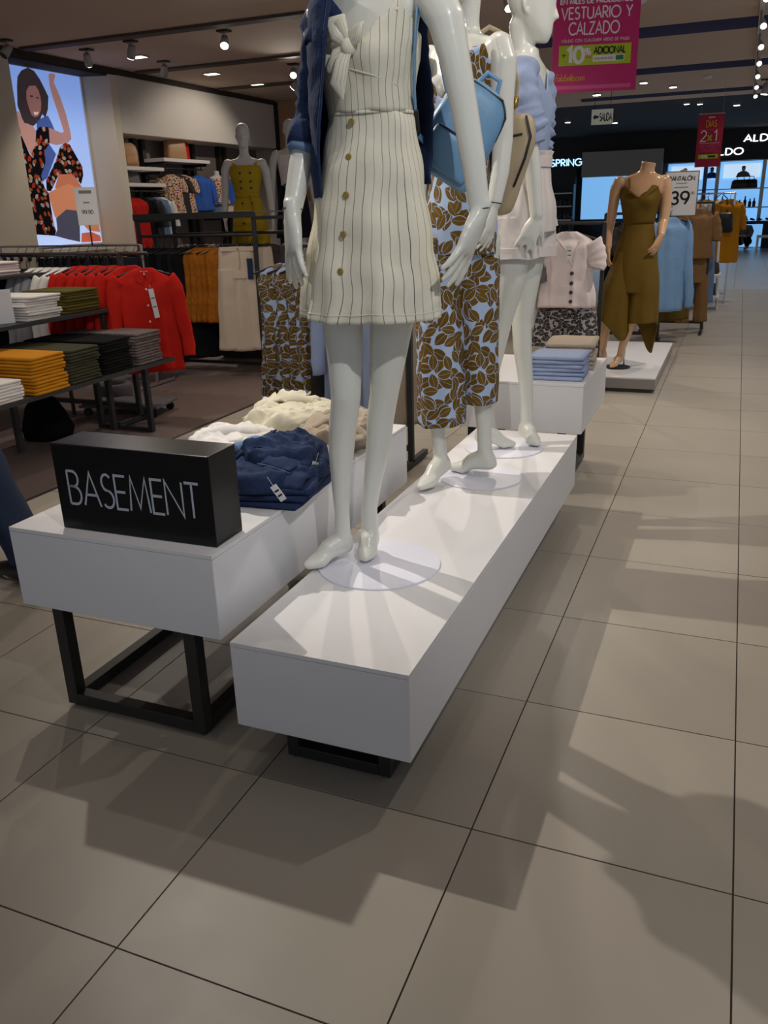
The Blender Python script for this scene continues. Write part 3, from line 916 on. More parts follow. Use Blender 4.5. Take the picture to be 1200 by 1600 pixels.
for q in (-1, 1):
    c = Vector((.02, 0, 1.805-B))+f1*.050+s1*q*.056
    mb.ball(c, .048, .046, .050)
mb.tube([Z(.016, .01, 1.94), Z(.012, .0, 2.02), Z(.008, -.008, 2.09)], [.052, .047, .047], 16)
head(mb, Vector((.0, -.03, 2.055-B)), R(-20))
# legs
mb.tube([Z(-.055, .03, 1.33), Z(-.082, .02, 1.17), Z(-.080, .01, 1.03), Z(-.081, -.0, .935), Z(-.094, .015, .85), Z(-.103, .028, .77), Z(-.110, .035, .65), Z(-.111, .035, .56), Z(-.112, .032, .48)],
        [.083, .060, .050, .0435, .042, .0395, .029, .0235, .026], 20)
mb.tube([Z(.075, -.01, 1.33), Z(.062, .005, 1.17), Z(.043, .02, 1.03), Z(.031, .03, .935), Z(.017, .05, .85), Z(.010, .065, .77), Z(-.012, .082, .65), Z(-.026, .088, .56), Z(-.028, .082, .48)],
        [.083, .064, .052, .0425, .041, .0385, .029, .026, .027], 20)
foot(mb, Z(-.112, .032, .49), Z(-.108, .045, .445), Z(-.220, -.040, .422), .031)
foot(mb, Z(-.028, .082, .49), Z(-.024, .098, .445), Z(-.044, .000, .424), .031)
# arms
mb.tube([Z(-.100, .08, 1.925), Z(-.118, .095, 1.86), Z(-.130, .095, 1.76), Z(-.146, .083, 1.67), Z(-.178, .05, 1.56), Z(-.203, .015, 1.452)], [.044, .040, .036, .034, .033, .0265], 14)
hand(mb, Z(-.204, .01, 1.450), (-.02, -.12, -1), (-.85, -.45, .05), 1, 1.28, .10, .55, .5)
mb.tube([Z(.175, -.085, 1.925), Z(.205, -.105, 1.87), Z(.226, -.115, 1.78), Z(.250, -.118, 1.67), Z(.270, -.122, 1.56), Z(.288, -.125, 1.44)], [.050, .046, .038, .034, .0315, .0265], 14)
hand(mb, Z(.290, -.126, 1.437), (-.42, -.15, -1), (.75, -.45, -.2), -1, 1.30, .14, .6, .75)
fuse('body', mb, .0052, M['plastic_w'], m1)
for c0, c1, r_ in ((Z(-.2035, .0145, 1.4505), Z(-.2033, .0150, 1.4535), .0275), (Z(.2885, -.125, 1.4385), Z(.2882, -.125, 1.4415), .0275)):
    MB().tube([c0, c1], r_, 20, ends=False).build('wrist_joint', M['fixture_d'], m1)
disc(m1, M['disc'], .192, .0, -.0)
MB().tube([(-.03, .09, .004), (-.03, .09, .03)], .006, 8).build('foot_spigot', M['chrome'], m1)
# dress
sk = cloth_loft([(1.676-B, .018, .0, .116, .092, .0), (1.60-B, .016, .0, .130, .106, .005), (1.50-B, .012, .0, .150, .126, .012), (1.38-B, .008, .0, .168, .146, .02), (1.26-B, .006, .0, .186, .164, .026), (1.165-B, .004, .0, .199, .178, .034)], p1, 96, 7, .6)
vfold(wrinkle(sk, .010, 11, 2), .024)
dr = sk.build('dress_skirt', M['stripe'], m1, True, solid=.003)
hem = cloth_loft([(1.1875-B, .0045, 0, .1975, .1765, .0320), (1.185-B, .0045, 0, .198, .177, .0322)], p1, 96, 7, .6)
vfold(wrinkle(hem, .010, 11, 2), .024).build('hem', M['cream_l'], dr, True, solid=.002)
# bodice with V neckline
def bodice(keys, zb, cx, cy, rad, tops, psi, n=96, rows=18, bust=.02, bz=1.80, uscale=1.0):
    rings = []
    for j in range(rows+1):
        rg = []
        for i in range(n):
            a = 360*i/n
            da = abs((a-270+180) % 360-180)
            for (d0, z0), (d1, z1) in zip(tops, tops[1:]):
                if d0 <= da <= d1:
                    f = (da-d0)/(d1-d0); f = f*f*(3-2*f)
                    zt = z0+(z1-z0)*f
            z = zb+(zt-zb)*j/rows
            for r0, r1 in zip(rad, rad[1:]):
                if r0[0] <= z <= r1[0]+1e-6:
                    f = (z-r0[0])/(r1[0]-r0[0]); rx = r0[1]+(r1[1]-r0[1])*f; ry = r0[2]+(r1[2]-r0[2])*f
            b = bust*math.exp(-((da-34)/20)**2)*math.exp(-((z-bz)/.055)**2)
            x = (rx+b)*math.cos(R(a)); y = (ry+b)*math.sin(R(a))
            rg.append(Vector((cx+x*math.cos(psi)-y*math.sin(psi), cy+x*math.sin(psi)+y*math.cos(psi), z-B)))
        rings.append(rg)
    return MB().loft(rings, cap=False, uscale=uscale)
bo = bodice(None, 1.676, .018, 0, [(1.676, .116, .092), (1.74, .119, .100), (1.80, .131, .110), (1.86, .136, .104), (1.96, .142, .084)], [(0, 1.822), (18, 1.836), (40, 1.885), (54, 1.915), (68, 1.89), (95, 1.85), (180, 1.82)], p1)
crease(wrinkle(bo, .006, 16, 5), .004, 14, 3, 1.6)
bod = bo.build('dress_bodice', M['stripe'], m1, True, solid=.003)
bo2 = bodice(None, 1.672, .018, 0, [(1.66, .118, .094), (1.70, .1185, .096)], [(0, 1.680), (180, 1.680)], p1, rows=2, bust=0)
bo2.build('waist_seam', M['stripe'], m1, True, solid=.003)
# under-bust seam fold and straps
def onb(a, z, ex=0.0, rad=((1.676, .116, .092), (1.74, .119, .100), (1.80, .131, .110), (1.86, .136, .104), (1.96, .142, .084)), bust=.02):
    da = abs((a-270+180) % 360-180)
    for r0, r1 in zip(rad, rad[1:]):
        if r0[0] <= z <= r1[0]+1e-6:
            f = (z-r0[0])/(r1[0]-r0[0]); rx = r0[1]+(r1[1]-r0[1])*f; ry = r0[2]+(r1[2]-r0[2])*f
    b = bust*math.exp(-((da-34)/20)**2)*math.exp(-((z-1.80)/.055)**2)
    x = (rx+b+ex)*math.cos(R(a)); y = (ry+b+ex)*math.sin(R(a))
    return Vector((.018+x*math.cos(p1)-y*math.sin(p1), x*math.sin(p1)+y*math.cos(p1), z-B))
MB().tube([onb(268+k*8, 1.775-.042*(k/8), .0015) for k in range(9)], [.0022]*9, 8).build('gathered_seam', M['stripe'], bod, True)
for q, a0 in ((1, 324), (-1, 216)):
    top = Vector((.02, 0.012, 1.948-B))+s1*q*.095
    MB().tube([onb(a0, 1.895, .003), onb(a0, 1.925, .002).lerp(top, .35), top+f1*.02, top-f1*.03, onb(180 if q < 0 else 0, 1.83, .003)+Vector((0, .05, 0))], .0035, 8, flat=.5).build('shoulder_strap', M['cream_l'], bod, True)
# tied bow at the neckline
kn = onb(276, 1.818, .014)
bw = MB().ball(kn, .019, .016, .022)
wrinkle(bw, .003, 40).build('bow_knot', M['stripe'], bod, True)
for pts, rr in (([(0, 0, 0), (-.022, -.012, .022), (-.030, -.012, .050), (-.012, -.012, .052), (0, -.004, .006)], [.008, .014, .016, .013, .007]),
                ([(0, 0, 0), (.022, -.010, .014), (.030, -.010, .032), (.014, -.008, .024), (0, 0, 0)], [.007, .011, .012, .010, .006]),
                ([(0, 0, 0), (-.010, -.012, -.03), (-.022, -.010, -.07), (-.016, -.004, -.10)], [.008, .015, .018, .004]),
                ([(0, 0, 0), (-.022, -.006, -.016), (-.045, -.0, -.04)], [.008, .016, .008])):
    b_ = MB().tube([kn+s1*p[0]*1.3-f1*p[1]+Vector((0, 0, p[2]*1.12)) for p in pts], [q_*1.3 for q_ in rr], 10, flat=.45, up=tuple(f1))
    wrinkle(b_, .003, 30).build('bow_loop', M['stripe'], bod, True)
# horn buttons down the front
for z in (1.655, 1.573, 1.483, 1.388, 1.297):
    f = (1.676-z)/(1.676-1.165)
    ry = .092+(.178-.092)*min(1, f*1.05)
    c = Vector((.018-.014*f, 0, z-B))+f1*(ry+.004)
    MB().tube([c-f1*.002, c+f1*.003], [.0088, .0076], 14, ends=False).build('button', M['button_h'], dr)
# denim jacket hung over the shoulder
def jacket_panel():
    rings = []
    for j in range(25):
        v = j/24
        z = 1.985-v*(1.985-1.505)
        a0 = -97-30*v**1.4
        a1 = -318
        rx = .150+.014*math.sin(PI*v)+.012*v; ry = .118+.012*math.sin(PI*v)+.014*v
        if z > 1.93:
            k = (z-1.93)/.055; rx *= 1-.40*k; ry *= 1-.25*k
        rg = []
        for i in range(49):
            a = R(a0+(a1-a0)*i/48)
            lo = .02*math.exp(-(i/6)**2)*(1-v)
            x = (rx+lo)*math.cos(a); y = (ry+lo)*math.sin(a)
            rg.append(Vector((.02+x*math.cos(p1)-y*math.sin(p1), x*math.sin(p1)+y*math.cos(p1), z-B-.02*v*(1-i/48))))
        rings.append(rg)
    mb = MB().loft(rings, cap=False, closed=False, uscale=.6)
    return crease(wrinkle(mb, .014, 9, 4), .005, 16, 2), rings
jp, jr = jacket_panel()
jk = jp.build('denim_jacket', M['denim'], m1, True, solid=.005)
ed = MB().tube([wv for wv in [r_[0]+f1*.006 for r_ in jr]], [.006]*25, 8, flat=.5)
wrinkle(ed, .014, 9, 4).build('jacket_placket', M['denim'], jk, True)
sl = MB()
pts = interp([(-.070, .065, 1.965), (-.106, .085, 1.90), (-.124, .095, 1.80), (-.140, .085, 1.70), (-.160, .062, 1.625)], 26)
rr = [.0445+.0012*math.sin(i*2.1)+.0025*math.sin(i*.9+1) - .010*abs(i/25-.4) for i in range(26)]
sl.tube([Z(*p) for p in pts], rr, 20, ends=False)
crease(wrinkle(sl, .010, 18, 8), .011, 30, 4).build('jacket_sleeve', M['denim'], jk, True)
cf = MB().tube([Z(-.152, .070, 1.665), Z(-.158, .064, 1.64), Z(-.167, .053, 1.608)], [.046, .050, .047], 20, ends=False)
wrinkle(cf, .006, 20, 3).build('jacket_cuff', M['denim'], jk, True)
cf = MB().tube([Z(-.166, .055, 1.612), Z(-.172, .049, 1.594)], [.0435, .0425], 20, ends=False)
wrinkle(cf, .005, 20, 3).build('cuff_lining', M['denim_l'], jk, True)
cl = MB().loft([[Vector((.02, 0, 1.945-B))+f1*.10*0+s1*(-.03-.075*t)+f1*(.082-.03*t+w*.02)+Vector((0, 0, -.04+.07*t+h)) for t in (0, .33, .66, 1)] for w, h in ((0, 0), (.6, -.028), (1, -.06))], cap=False, closed=False)
cl.build('jacket_collar', M['denim'], jk, True, solid=.005)
pk = MB().loft([[onb(a, z, .034) for a in (238, 228, 218, 208)] for z in (1.875, 1.845)], cap=False, closed=False)
pk.build('pocket_flap', M['denim'], jk, True, solid=.004)

# pale blue backpack hanging behind the arm of the first mannequin
bp = thing('backpack', 'pale blue leather backpack hanging from the striped mannequin shoulder', 'backpack', (-.745, 2.42, 1.46), R(23))
def bag_body(shape, dep, m, parent, name, seed, soft=.03):
    mb = MB()
    prof = ((-dep, .78), (-dep*.82, .93), (-dep*.45, 1.0), (dep*.45, 1.0), (dep*.82, .93), (dep, .78))
    k = len(shape)
    dense = []
    for i in range(k):
        p0, p1_, p2, p3 = (shape[(i+j-1) % k] for j in range(4))
        for f in (0, .25, .5, .75):
            dense.append(tuple(0.5*(2*b+(c-a)*f+(2*a-5*b+4*c-d)*f*f+(3*b-a-3*c+d)*f**3) for a, b, c, d in zip(p0, p1_, p2, p3)))
    mb.loft([[Vector((x*s, y, z*s)) for x, z in dense] for y, s in prof])
    return wrinkle(mb, .006, 12, seed).build(name, m, parent, True)
BR = Matrix.Translation((.0, .0, .175)) @ Matrix.Rotation(R(33), 4, 'Y')
def leather(mb, amp=.003, seed=1):
    mb.xf(BR)
    return wrinkle(mb, amp, 14, seed)
rows = interp([(-.125, .078, .045), (-.115, .092, .056), (.0, .095, .060), (.09, .085, .055), (.125, .06, .040), (.135, .03, .02)], 26)
leather(MB().loft([ring(0, 0, r[0], r[1], r[2], 0, 48, p=4.5) for r in rows], uscale=.6)).build('body', M['bag_blue'], bp, True)
rows = interp([(-.115, .060, .012), (-.105, .072, .022), (-.03, .074, .026), (-.012, .066, .018)], 14)
leather(MB().loft([ring(0, -.052, r[0], r[1], r[2], 0, 40, p=4.5) for r in rows], uscale=.5)).build('front_pocket', M['bag_blue'], bp, True)
leather(MB().tube([(-.086, -.035, .03), (-.08, -.04, .09), (-.05, -.04, .122), (.05, -.04, .122), (.08, -.04, .09), (.088, -.035, .03)], .006, 8, flat=.6), 0).build('zip', M['zip'], bp, True)
leather(MB().tube([(-.066, -.077, -.018), (0, -.081, -.015), (.066, -.077, -.018)], .004, 8, flat=.6), 0).build('pocket_zip', M['zip'], bp, True)
leather(MB().tube([(-.03, 0, .13), (-.02, 0, .165), (.02, 0, .165), (.03, 0, .13)], .007, 8), 0).build('handle', M['bag_blue'], bp, True)
leather(MB().tube([(.05, -.083, -.018), (.054, -.09, -.06)], .004, 8), 0).build('zip_puller', M['brass'], bp, True)
stp = MB().tube([(-.075, .0, .13), (-.128, -.12, .17), (-.138, -.20, .26), (-.136, -.222, .36), (-.130, -.225, .43), (-.118, -.205, .492), (-.105, -.125, .522), (-.085, -.03, .47), (-.04, .0, .28)], [.011]*9, 8, flat=.28, up=(0, -1, .3))
stp.build('strap', M['bag_blue'], bp, True)
MB().tube([(-.128, -.125, .172), (-.136, -.17, .22)], .009, 8).build('strap_buckle', M['zip'], bp, True)
# ---- second mannequin: leaf print jumpsuit
m2 = thing('mannequin', 'white mannequin in the leaf print jumpsuit, middle of the three on the plinth', 'mannequin', (-.9, 3.15, B), R(15.9))
p2 = R(-40)
f2 = Vector((math.sin(p2), -math.cos(p2), 0)); s2 = Vector((math.cos(p2), math.sin(p2), 0))
mb = MB()
torso(mb, [(1.25-B, -.07, 0, .09, .07), (1.32-B, -.07, 0, .135, .10), (1.42-B, -.07, 0, .14, .105), (1.55-B, -.068, 0, .10, .078), (1.63-B, -.066, 0, .097, .072), (1.73-B, -.064, 0, .110, .08), (1.82-B, -.062, 0, .128, .09), (1.90-B, -.06, .008, .150, .08), (1.965-B, -.058, .012, .155, .055), (2.0-B, -.055, .012, .07, .05), (2.03-B, -.052, .01, .05, .047)], p2)
for q in (-1, 1):
    mb.ball(Vector((-.062, 0, 1.83-B))+f2*.062+s2*q*.058, .05, .05, .052)
mb.tube([Z(-.055, .01, 1.96), Z(-.05, .0, 2.05), Z(-.045, -.008, 2.13)], [.05, .046, .047], 16)
head(mb, Vector((-.05, -.03, 2.09-B)), R(-38))
mb.tube([Z(-.13, .03, 1.33), Z(-.15, .0, 1.05), Z(-.155, -.04, .92), Z(-.155, -.05, .75), Z(-.152, -.055, .60), Z(-.145, -.055, .50)], [.083, .06, .045, .041, .029, .028], 18)
mb.tube([Z(-.0, -.01, 1.33), Z(.0, .01, 1.05), Z(.01, .02, .92), Z(.022, .02, .75), Z(.030, .015, .60), Z(.034, .012, .50)], [.083, .06, .045, .041, .030, .030], 18)
foot(mb, Z(-.145, -.055, .50), Z(-.13, -.03, .455), Z(-.213, -.205, .424), .035)
foot(mb, Z(.034, .012, .50), Z(.055, .01, .452), Z(-.10, .06, .424), .035)
mb.tube([Z(.06, -.08, 1.955), Z(.078, -.10, 1.90), Z(.076, -.105, 1.78), Z(.080, -.105, 1.66), Z(.072, -.12, 1.55), Z(.052, -.135, 1.45)], [.048, .047, .040, .036, .032, .0265], 14)
hand(mb, Z(.050, -.136, 1.448), (-.18, -.12, -1), (.8, -.4, 0), -1, 1.05, .25, .4, .6)
mb.tube([Z(-.175, .10, 1.955), Z(-.20, .12, 1.88), Z(-.215, .13, 1.76), Z(-.225, .12, 1.66), Z(-.225, .07, 1.56), Z(-.22, .03, 1.46)], [.048, .045, .038, .034, .031, .0265], 14)
hand(mb, Z(-.22, .028, 1.455), (0, -.1, -1), (-.9, -.3, 0), 1, 1.05, .3, .4, .5)
fuse('body', mb, .0058, M['plastic_w'], m2)
MB().tube([Z(.0522, -.1348, 1.4515), Z(.0526, -.1345, 1.4545)], .0275, 20, ends=False).build('wrist_joint', M['fixture_d'], m2)
disc(m2, M['disc'], .172, .02, .0)
# jumpsuit: hips, two wide legs, bodice
hp = cloth_loft([(1.28-B, -.072, 0, .150, .118, .01), (1.40-B, -.072, 0, .152, .116, .008), (1.52-B, -.070, 0, .122, .096, .004), (1.62-B, -.067, 0, .108, .084, 0)], p2, 64, 8, uscale=.85)
js = hp.build('jumpsuit_hips', M['leaf'], m2, True, solid=.003)
lg = cloth_loft([(1.34-B, -.122, .01, .098, .105, .0), (1.20-B, -.138, 0, .096, .108, .02), (1.03-B, -.143, -.02, .092, .108, .04), (.82-B, -.142, -.04, .090, .108, .05), (.642-B, -.140, -.05, .090, .11, .06)], R(-10), 64, 6, .4, uscale=.6)
wrinkle(lg, .006, 10, 3).build('jumpsuit_leg', M['leaf'], js, True, solid=.003)
lg = cloth_loft([(1.34-B, -.02, .0, .096, .10, .0), (1.20-B, -.008, .01, .088, .10, .02), (1.03-B, -.006, .015, .082, .098, .04), (.86-B, .002, .02, .076, .095, .05), (.715-B, .006, .02, .072, .095, .06)], R(-10), 64, 5, 1.4, uscale=.55)
wrinkle(lg, .006, 10, 6).build('jumpsuit_leg', M['leaf'], js, True, solid=.003)
bo = bodice(None, 1.615, -.064, 0, [(1.60, .106, .082), (1.70, .114, .090), (1.80, .133, .108), (1.88, .152, .098), (1.99, .158, .074)], [(0, 1.80), (20, 1.86), (40, 1.95), (58, 1.955), (75, 1.90), (100, 1.88), (140, 1.95), (180, 1.94)], p2, 80, 16, .018, 1.83, .8)
wrinkle(bo, .005, 12, 9).build('jumpsuit_bodice', M['leaf'], js, True, solid=.003)
# beige crossbody bag on the arm of the second mannequin
bg2 = thing('crossbody_bag', 'beige leather bag hanging on the arm of the jumpsuit mannequin', 'bag', (-.815, 3.22, 1.40), R(-10))
sh = [(-.055, -.0), (.0, .0), (.03, .06), (.065, .15), (.10, .25), (.088, .315), (.04, .33), (.0, .30), (-.03, .18), (-.055, .08)]
b = bag_body(sh, .035, M['bag_beige'], bg2, 'body', 4)
b.location = (0, 0, .02)
MB().tube([(.045, -.036, .11), (.085, -.037, .2), (.104, -.036, .27), (.085, -.034, .335)], .007, 8, flat=.6).build('zip', M['zip'], bg2, True)
MB().tube([(-.02, -.037, .27), (.03, -.04, .275), (.07, -.037, .28)], .004, 8).build('flap_seam', M['zip'], bg2, True)
MB().tube([(.02, 0, .345), (.03, .01, .45), (-.01, -.01, .60), (-.055, -.05, .625), (-.10, -.09, .59), (-.115, -.085, .48), (-.07, -.03, .36), (-.02, 0, .325)], [.009]*8, 8, flat=.35, up=(0, -1, 0)).build('strap', M['bag_beige'], bg2, True)
MB().tube([(.025, 0, .375), (.028, .004, .40)], .011, 8).build('strap_buckle', M['brass'], bg2, True)
# ---- third mannequin: pale blue shirt, rose white shorts, seen from the side
m3 = thing('mannequin', 'white mannequin in pale blue shirt and rose white shorts, last on the plinth', 'mannequin', (-.85, 3.65, B), R(13.1))
p3 = R(67)
f3 = Vector((math.sin(p3), -math.cos(p3), 0)); s3 = Vector((math.cos(p3), math.sin(p3), 0))
mb = MB()
torso(mb, [(1.25-B, .0, 0, .09, .07), (1.33-B, .0, 0, .135, .105), (1.42-B, .0, 0, .14, .108), (1.55-B, .005, 0, .10, .08), (1.63-B, .008, 0, .097, .074), (1.73-B, .0, 0, .108, .074), (1.82-B, -.005, 0, .122, .08), (1.90-B, -.005, 0, .142, .072), (1.955-B, .0, 0, .155, .055), (1.99-B, -.005, 0, .07, .05), (2.02-B, -.005, 0, .05, .047)], p3)
for q in (-1, 1):
    mb.ball(Vector((-.01, 0, 1.81-B))+f3*.042+s3*q*.056, .046, .046, .048)
mb.tube([Z(-.008, 0, 1.95), Z(-.022, 0, 2.04), Z(-.03, 0, 2.11)], [.05, .046, .047], 16)
head(mb, Vector((-.012, -.005, 2.045-B)), R(84), R(8), 1.05)
mb.tube([Z(-.04, -.06, 1.32), Z(-.06, -.065, 1.12), Z(-.088, -.06, .96), Z(-.112, -.06, .84), Z(-.135, -.06, .70), Z(-.148, -.06, .58), Z(-.150, -.06, .50)], [.088, .07, .050, .046, .036, .03, .031], 18)
mb.tube([Z(.03, .06, 1.32), Z(.015, .06, 1.12), Z(.005, .06, .96), Z(.012, .06, .84), Z(.03, .06, .70), Z(.040, .055, .58), Z(.042, .05, .50)], [.085, .062, .045, .042, .034, .029, .030], 18)
foot(mb, Z(-.150, -.06, .50), Z(-.165, -.06, .452), Z(-.02, -.045, .424), .034)
foot(mb, Z(.042, .05, .50), Z(.030, .06, .452), Z(.090, -.03, .424), .034)
mb.tube([Z(-.015, -.14, 1.94), Z(-.02, -.165, 1.88), Z(-.005, -.17, 1.78), Z(.015, -.168, 1.68), Z(.034, -.165, 1.56), Z(.052, -.165, 1.40)], [.046, .044, .038, .034, .0315, .0265], 14)
hand(mb, Z(.050, -.166, 1.398), (-.35, -.08, -1), (.2, -.95, .1), -1, 1.05, .2, .5, .6)
mb.tube([Z(.05, .14, 1.94), Z(.06, .165, 1.88), Z(.06, .17, 1.78), Z(.06, .168, 1.68), Z(.07, .16, 1.56), Z(.08, .15, 1.45)], [.046, .044, .038, .034, .0315, .0265], 14)
hand(mb, Z(.08, .15, 1.448), (.1, 0, -1), (.2, .95, 0), 1, 1.0, .3, .4, .5)
fuse('body', mb, .006, M['plastic_w'], m3)
disc(m3, M['disc'], .178, -.06, -.03)
st = bodice(None, 1.60, -.012, 0, [(1.58, .118, .098), (1.66, .126, .104), (1.76, .130, .102), (1.86, .148, .094), (1.93, .146, .076), (2.02, .10, .062)], [(0, 1.86), (22, 1.93), (50, 1.965), (90, 1.955), (180, 1.975)], p3, 80, 18, .018, 1.81, .9)
shm = wrinkle(st, .012, 10, 12).build('shirt', M['lightblue'], m3, True, solid=.004)
for q, arm in ((1, [(-.012, -.125, 1.94), (-.02, -.165, 1.87), (-.004, -.175, 1.80), (.012, -.172, 1.73), (.026, -.168, 1.665)]), (2, [(.05, .13, 1.94), (.06, .165, 1.87), (.06, .172, 1.80), (.06, .17, 1.73), (.062, .165, 1.665)])):
    pts = interp(arm, 28)
    sl = MB().tube([Z(*p) for p in pts], [.060+.004*math.sin(i*1.3)-(.010 if i > 22 else 0)+(.008*math.sin(i*1.9) if 14 < i < 26 else 0) for i in range(28)], 20, ends=False)
    wrinkle(sl, .011, 16, 3*q).build('sleeve', M['lightblue'], shm, True, solid=.003)
so = cloth_loft([(1.335-B, .0, 0, .160, .128, .015), (1.42-B, .0, 0, .158, .126, .015), (1.54-B, .005, 0, .118, .098, .03), (1.60-B, .008, 0, .108, .090, .03), (1.645-B, .008, 0, .118, .098, .09)], p3, 96, 16, uscale=.9)
sho = wrinkle(so, .005, 12, 2).build('shorts', M['shorts'], m3, True, solid=.004)
for rows in ([(1.40-B, -.035, -.055, .098, .10, 0), (1.30-B, -.042, -.062, .104, .102, .02), (1.235-B, -.046, -.064, .106, .104, .03)], [(1.40-B, .035, .055, .096, .10, 0), (1.30-B, .035, .06, .102, .102, .02), (1.235-B, .035, .06, .104, .104, .03)]):
    lg = cloth_loft(rows, p3, 48, 5)
    wrinkle(lg, .006, 12, 5).build('shorts_leg', M['shorts'], sho, True, solid=.004)
    r_ = rows[-1]
    cu = cloth_loft([(r_[0]+.045, r_[1], r_[2], r_[3]+.003, r_[4]+.003, .03), (r_[0]-.002, r_[1], r_[2], r_[3]+.005, r_[4]+.005, .03)], p3, 48, 5)
    wrinkle(cu, .006, 12, 5).build('shorts_cuff', M['shorts'], sho, True, solid=.005)
bl = cloth_loft([(1.585-B, .008, 0, .114, .096, .02), (1.625-B, .008, 0, .115, .097, .02)], p3, 64, 16)
bl.build('belt', M['blush'], sho, True, solid=.005)

# ---- headless beige mannequin in the olive jumpsuit on its low platform
pf = thing('display_platform', 'low grey white platform under the olive jumpsuit mannequin', 'platform', (-.95, 7.76, 0))
MB().box(-.45, .45, -.93, .93, .03, .108).build('plinth_side', mat('grey platform side', C(150, 144, 138), .35), pf, bevel=.003)
MB().box(-.45, .45, -.93, .93, .1085, .12).build('top_panel', M['white_lam'], pf, bevel=.001)
MB().box(-.42, .42, -.90, .90, .0, .03).build('recessed_base', M['edge'], pf)
m4 = thing('mannequin', 'headless beige mannequin in an olive jumpsuit on the low platform', 'mannequin', (-.77, 7.3, .12), R(6))
B4 = .12
def Z4(*p):
    return (p[0], p[1], p[2]-B4)
p4 = R(-12)
mb = MB()
torso(mb, [(.92-B4, .01, 0, .09, .07), (.98-B4, .01, 0, .14, .10), (1.06-B4, .01, 0, .145, .105), (1.18-B4, .01, 0, .115, .085), (1.28-B4, .01, 0, .105, .075), (1.38-B4, .012, 0, .12, .085), (1.46-B4, .015, 0, .14, .095), (1.54-B4, .015, 0, .165, .085), (1.61-B4, .016, 0, .16, .06), (1.645-B4, .03, 0, .08, .052), (1.67-B4, .045, 0, .055, .05)], p4)
for q in (-1, 1):
    mb.ball((.015+q*.06, -.060, 1.44-B4), .048, .044, .048)
mb.tube([Z4(.035, 0, 1.62), Z4(.048, 0, 1.69), Z4(.053, 0, 1.722)], [.055, .054, .058], 20, ends=False)
mb.tube([Z4(-.06, .03, 1.0), Z4(-.13, .04, .75), Z4(-.17, .06, .58), Z4(-.205, .10, .40), Z4(-.215, .12, .24)], [.085, .06, .046, .042, .03], 16)
mb.tube([Z4(.075, -.02, 1.0), Z4(.05, -.05, .75), Z4(.015, -.06, .56), Z4(-.025, -.04, .40), Z4(-.06, -.03, .26), Z4(-.065, -.028, .21)], [.085, .06, .046, .042, .029, .028], 16)
foot(mb, Z4(-.065, -.028, .22), Z4(-.062, -.01, .18), Z4(-.128, -.14, .146), .032)
foot(mb, Z4(-.215, .12, .24), Z4(-.20, .14, .18), Z4(-.25, .02, .146), .032)
mb.tube([Z4(-.155, .02, 1.59), Z4(-.185, .03, 1.53), Z4(-.20, .045, 1.40), Z4(-.21, .05, 1.29), Z4(-.222, .02, 1.19), Z4(-.215, -.01, 1.09)], [.05, .046, .041, .036, .033, .027], 14)
hand(mb, Z4(-.215, -.012, 1.088), (.05, -.1, -1), (-.9, -.3, 0), 1, 1.05, .3, .4, .5)
mb.tube([Z4(.175, -.0, 1.59), Z4(.198, .0, 1.53), Z4(.205, .0, 1.40), Z4(.200, -.01, 1.29), Z4(.188, -.05, 1.24), Z4(.185, -.11, 1.18)], [.05, .046, .042, .038, .036, .028], 14)
hand(mb, Z4(.185, -.112, 1.178), (-.45, -.25, -1), (.75, -.6, 0), -1, 1.08, .25, .4, .6)
fuse('body', mb, .007, M['plastic_s'], m4)
MB().loft([ring(-.08, -.04, z, r_, r_, 0, 40) for z, r_ in ((.0002, .105), (.008, .105), (.010, .1))]).build('base_plate', M['disc_b'], m4)
MB().tube([(-.03, .02, .008), (-.03, .02, .25)], .007, 8).build('support_rod', M['chrome'], m4, True)
Bsave = B
B = B4
bo = bodice(None, 1.27, .01, 0, [(1.25, .116, .088), (1.36, .134, .106), (1.45, .156, .122), (1.53, .170, .106), (1.62, .165, .075)], [(0, 1.465), (20, 1.505), (38, 1.555), (50, 1.545), (75, 1.49), (180, 1.46)], p4, 80, 14, .02, 1.44)
js = bo.build('jumpsuit_bodice', M['olive_j'], m4, True, solid=.004)
for q in (-1, 1):
    MB().tube([Z4(.015+q*.095, -.088, 1.535), Z4(.018+q*.105, -.05, 1.605), Z4(.018+q*.10, .02, 1.63), Z4(.015+q*.08, .08, 1.50)], .008, 8, flat=.35, up=(0, -1, 0)).build('shoulder_strap', M['olive_j'], js, True)
    MB().tube([Z4(.015+q*.12, -.095, 1.54), Z4(.015+q*.06, -.122, 1.49), Z4(.015, -.115, 1.455)], [.008, .012, .008], 8, flat=.5).build('neckline_frill', M['olive_j'], js, True)
def culotte(rows, psi, ph, pt, seed):
    rr = interp(rows, 30)
    rings = []
    for j, r in enumerate(rr):
        v = j/29
        rg = ring(r[1], r[2], r[0], r[3], r[4], psi, 64, .06*v, 6, ph)
        for i, p in enumerate(rg):
            a = 2*PI*i/64
            p.z -= v**3*pt[0]*max(0, math.cos(a-pt[1]))**3
        rings.append(rg)
    mb = MB().loft(rings, cap=False, uscale=.7)
    return wrinkle(mb, .006, 8, seed)
hp = cloth_loft([(1.30-B4, .01, 0, .112, .084, 0), (1.20-B4, .01, 0, .128, .098, .005), (1.08-B4, .005, 0, .158, .124, .012), (.96-B4, -.002, 0, .180, .138, .02), (.86-B4, -.006, 0, .196, .142, .02), (.74-B4, -.012, 0, .205, .138, .02)], p4, 64, 7)
hp.build('jumpsuit_hips', M['olive_j'], js, True, solid=.004)
culotte([(1.06-B4, -.062, .01, .082, .105), (.85-B4, -.10, .0, .118, .14), (.65-B4, -.125, -.01, .14, .155), (.53-B4, -.128, -.01, .150, .165)], p4, .5, (.17, R(-50)), 2).build('jumpsuit_leg', M['olive_j'], js, True, solid=.004)
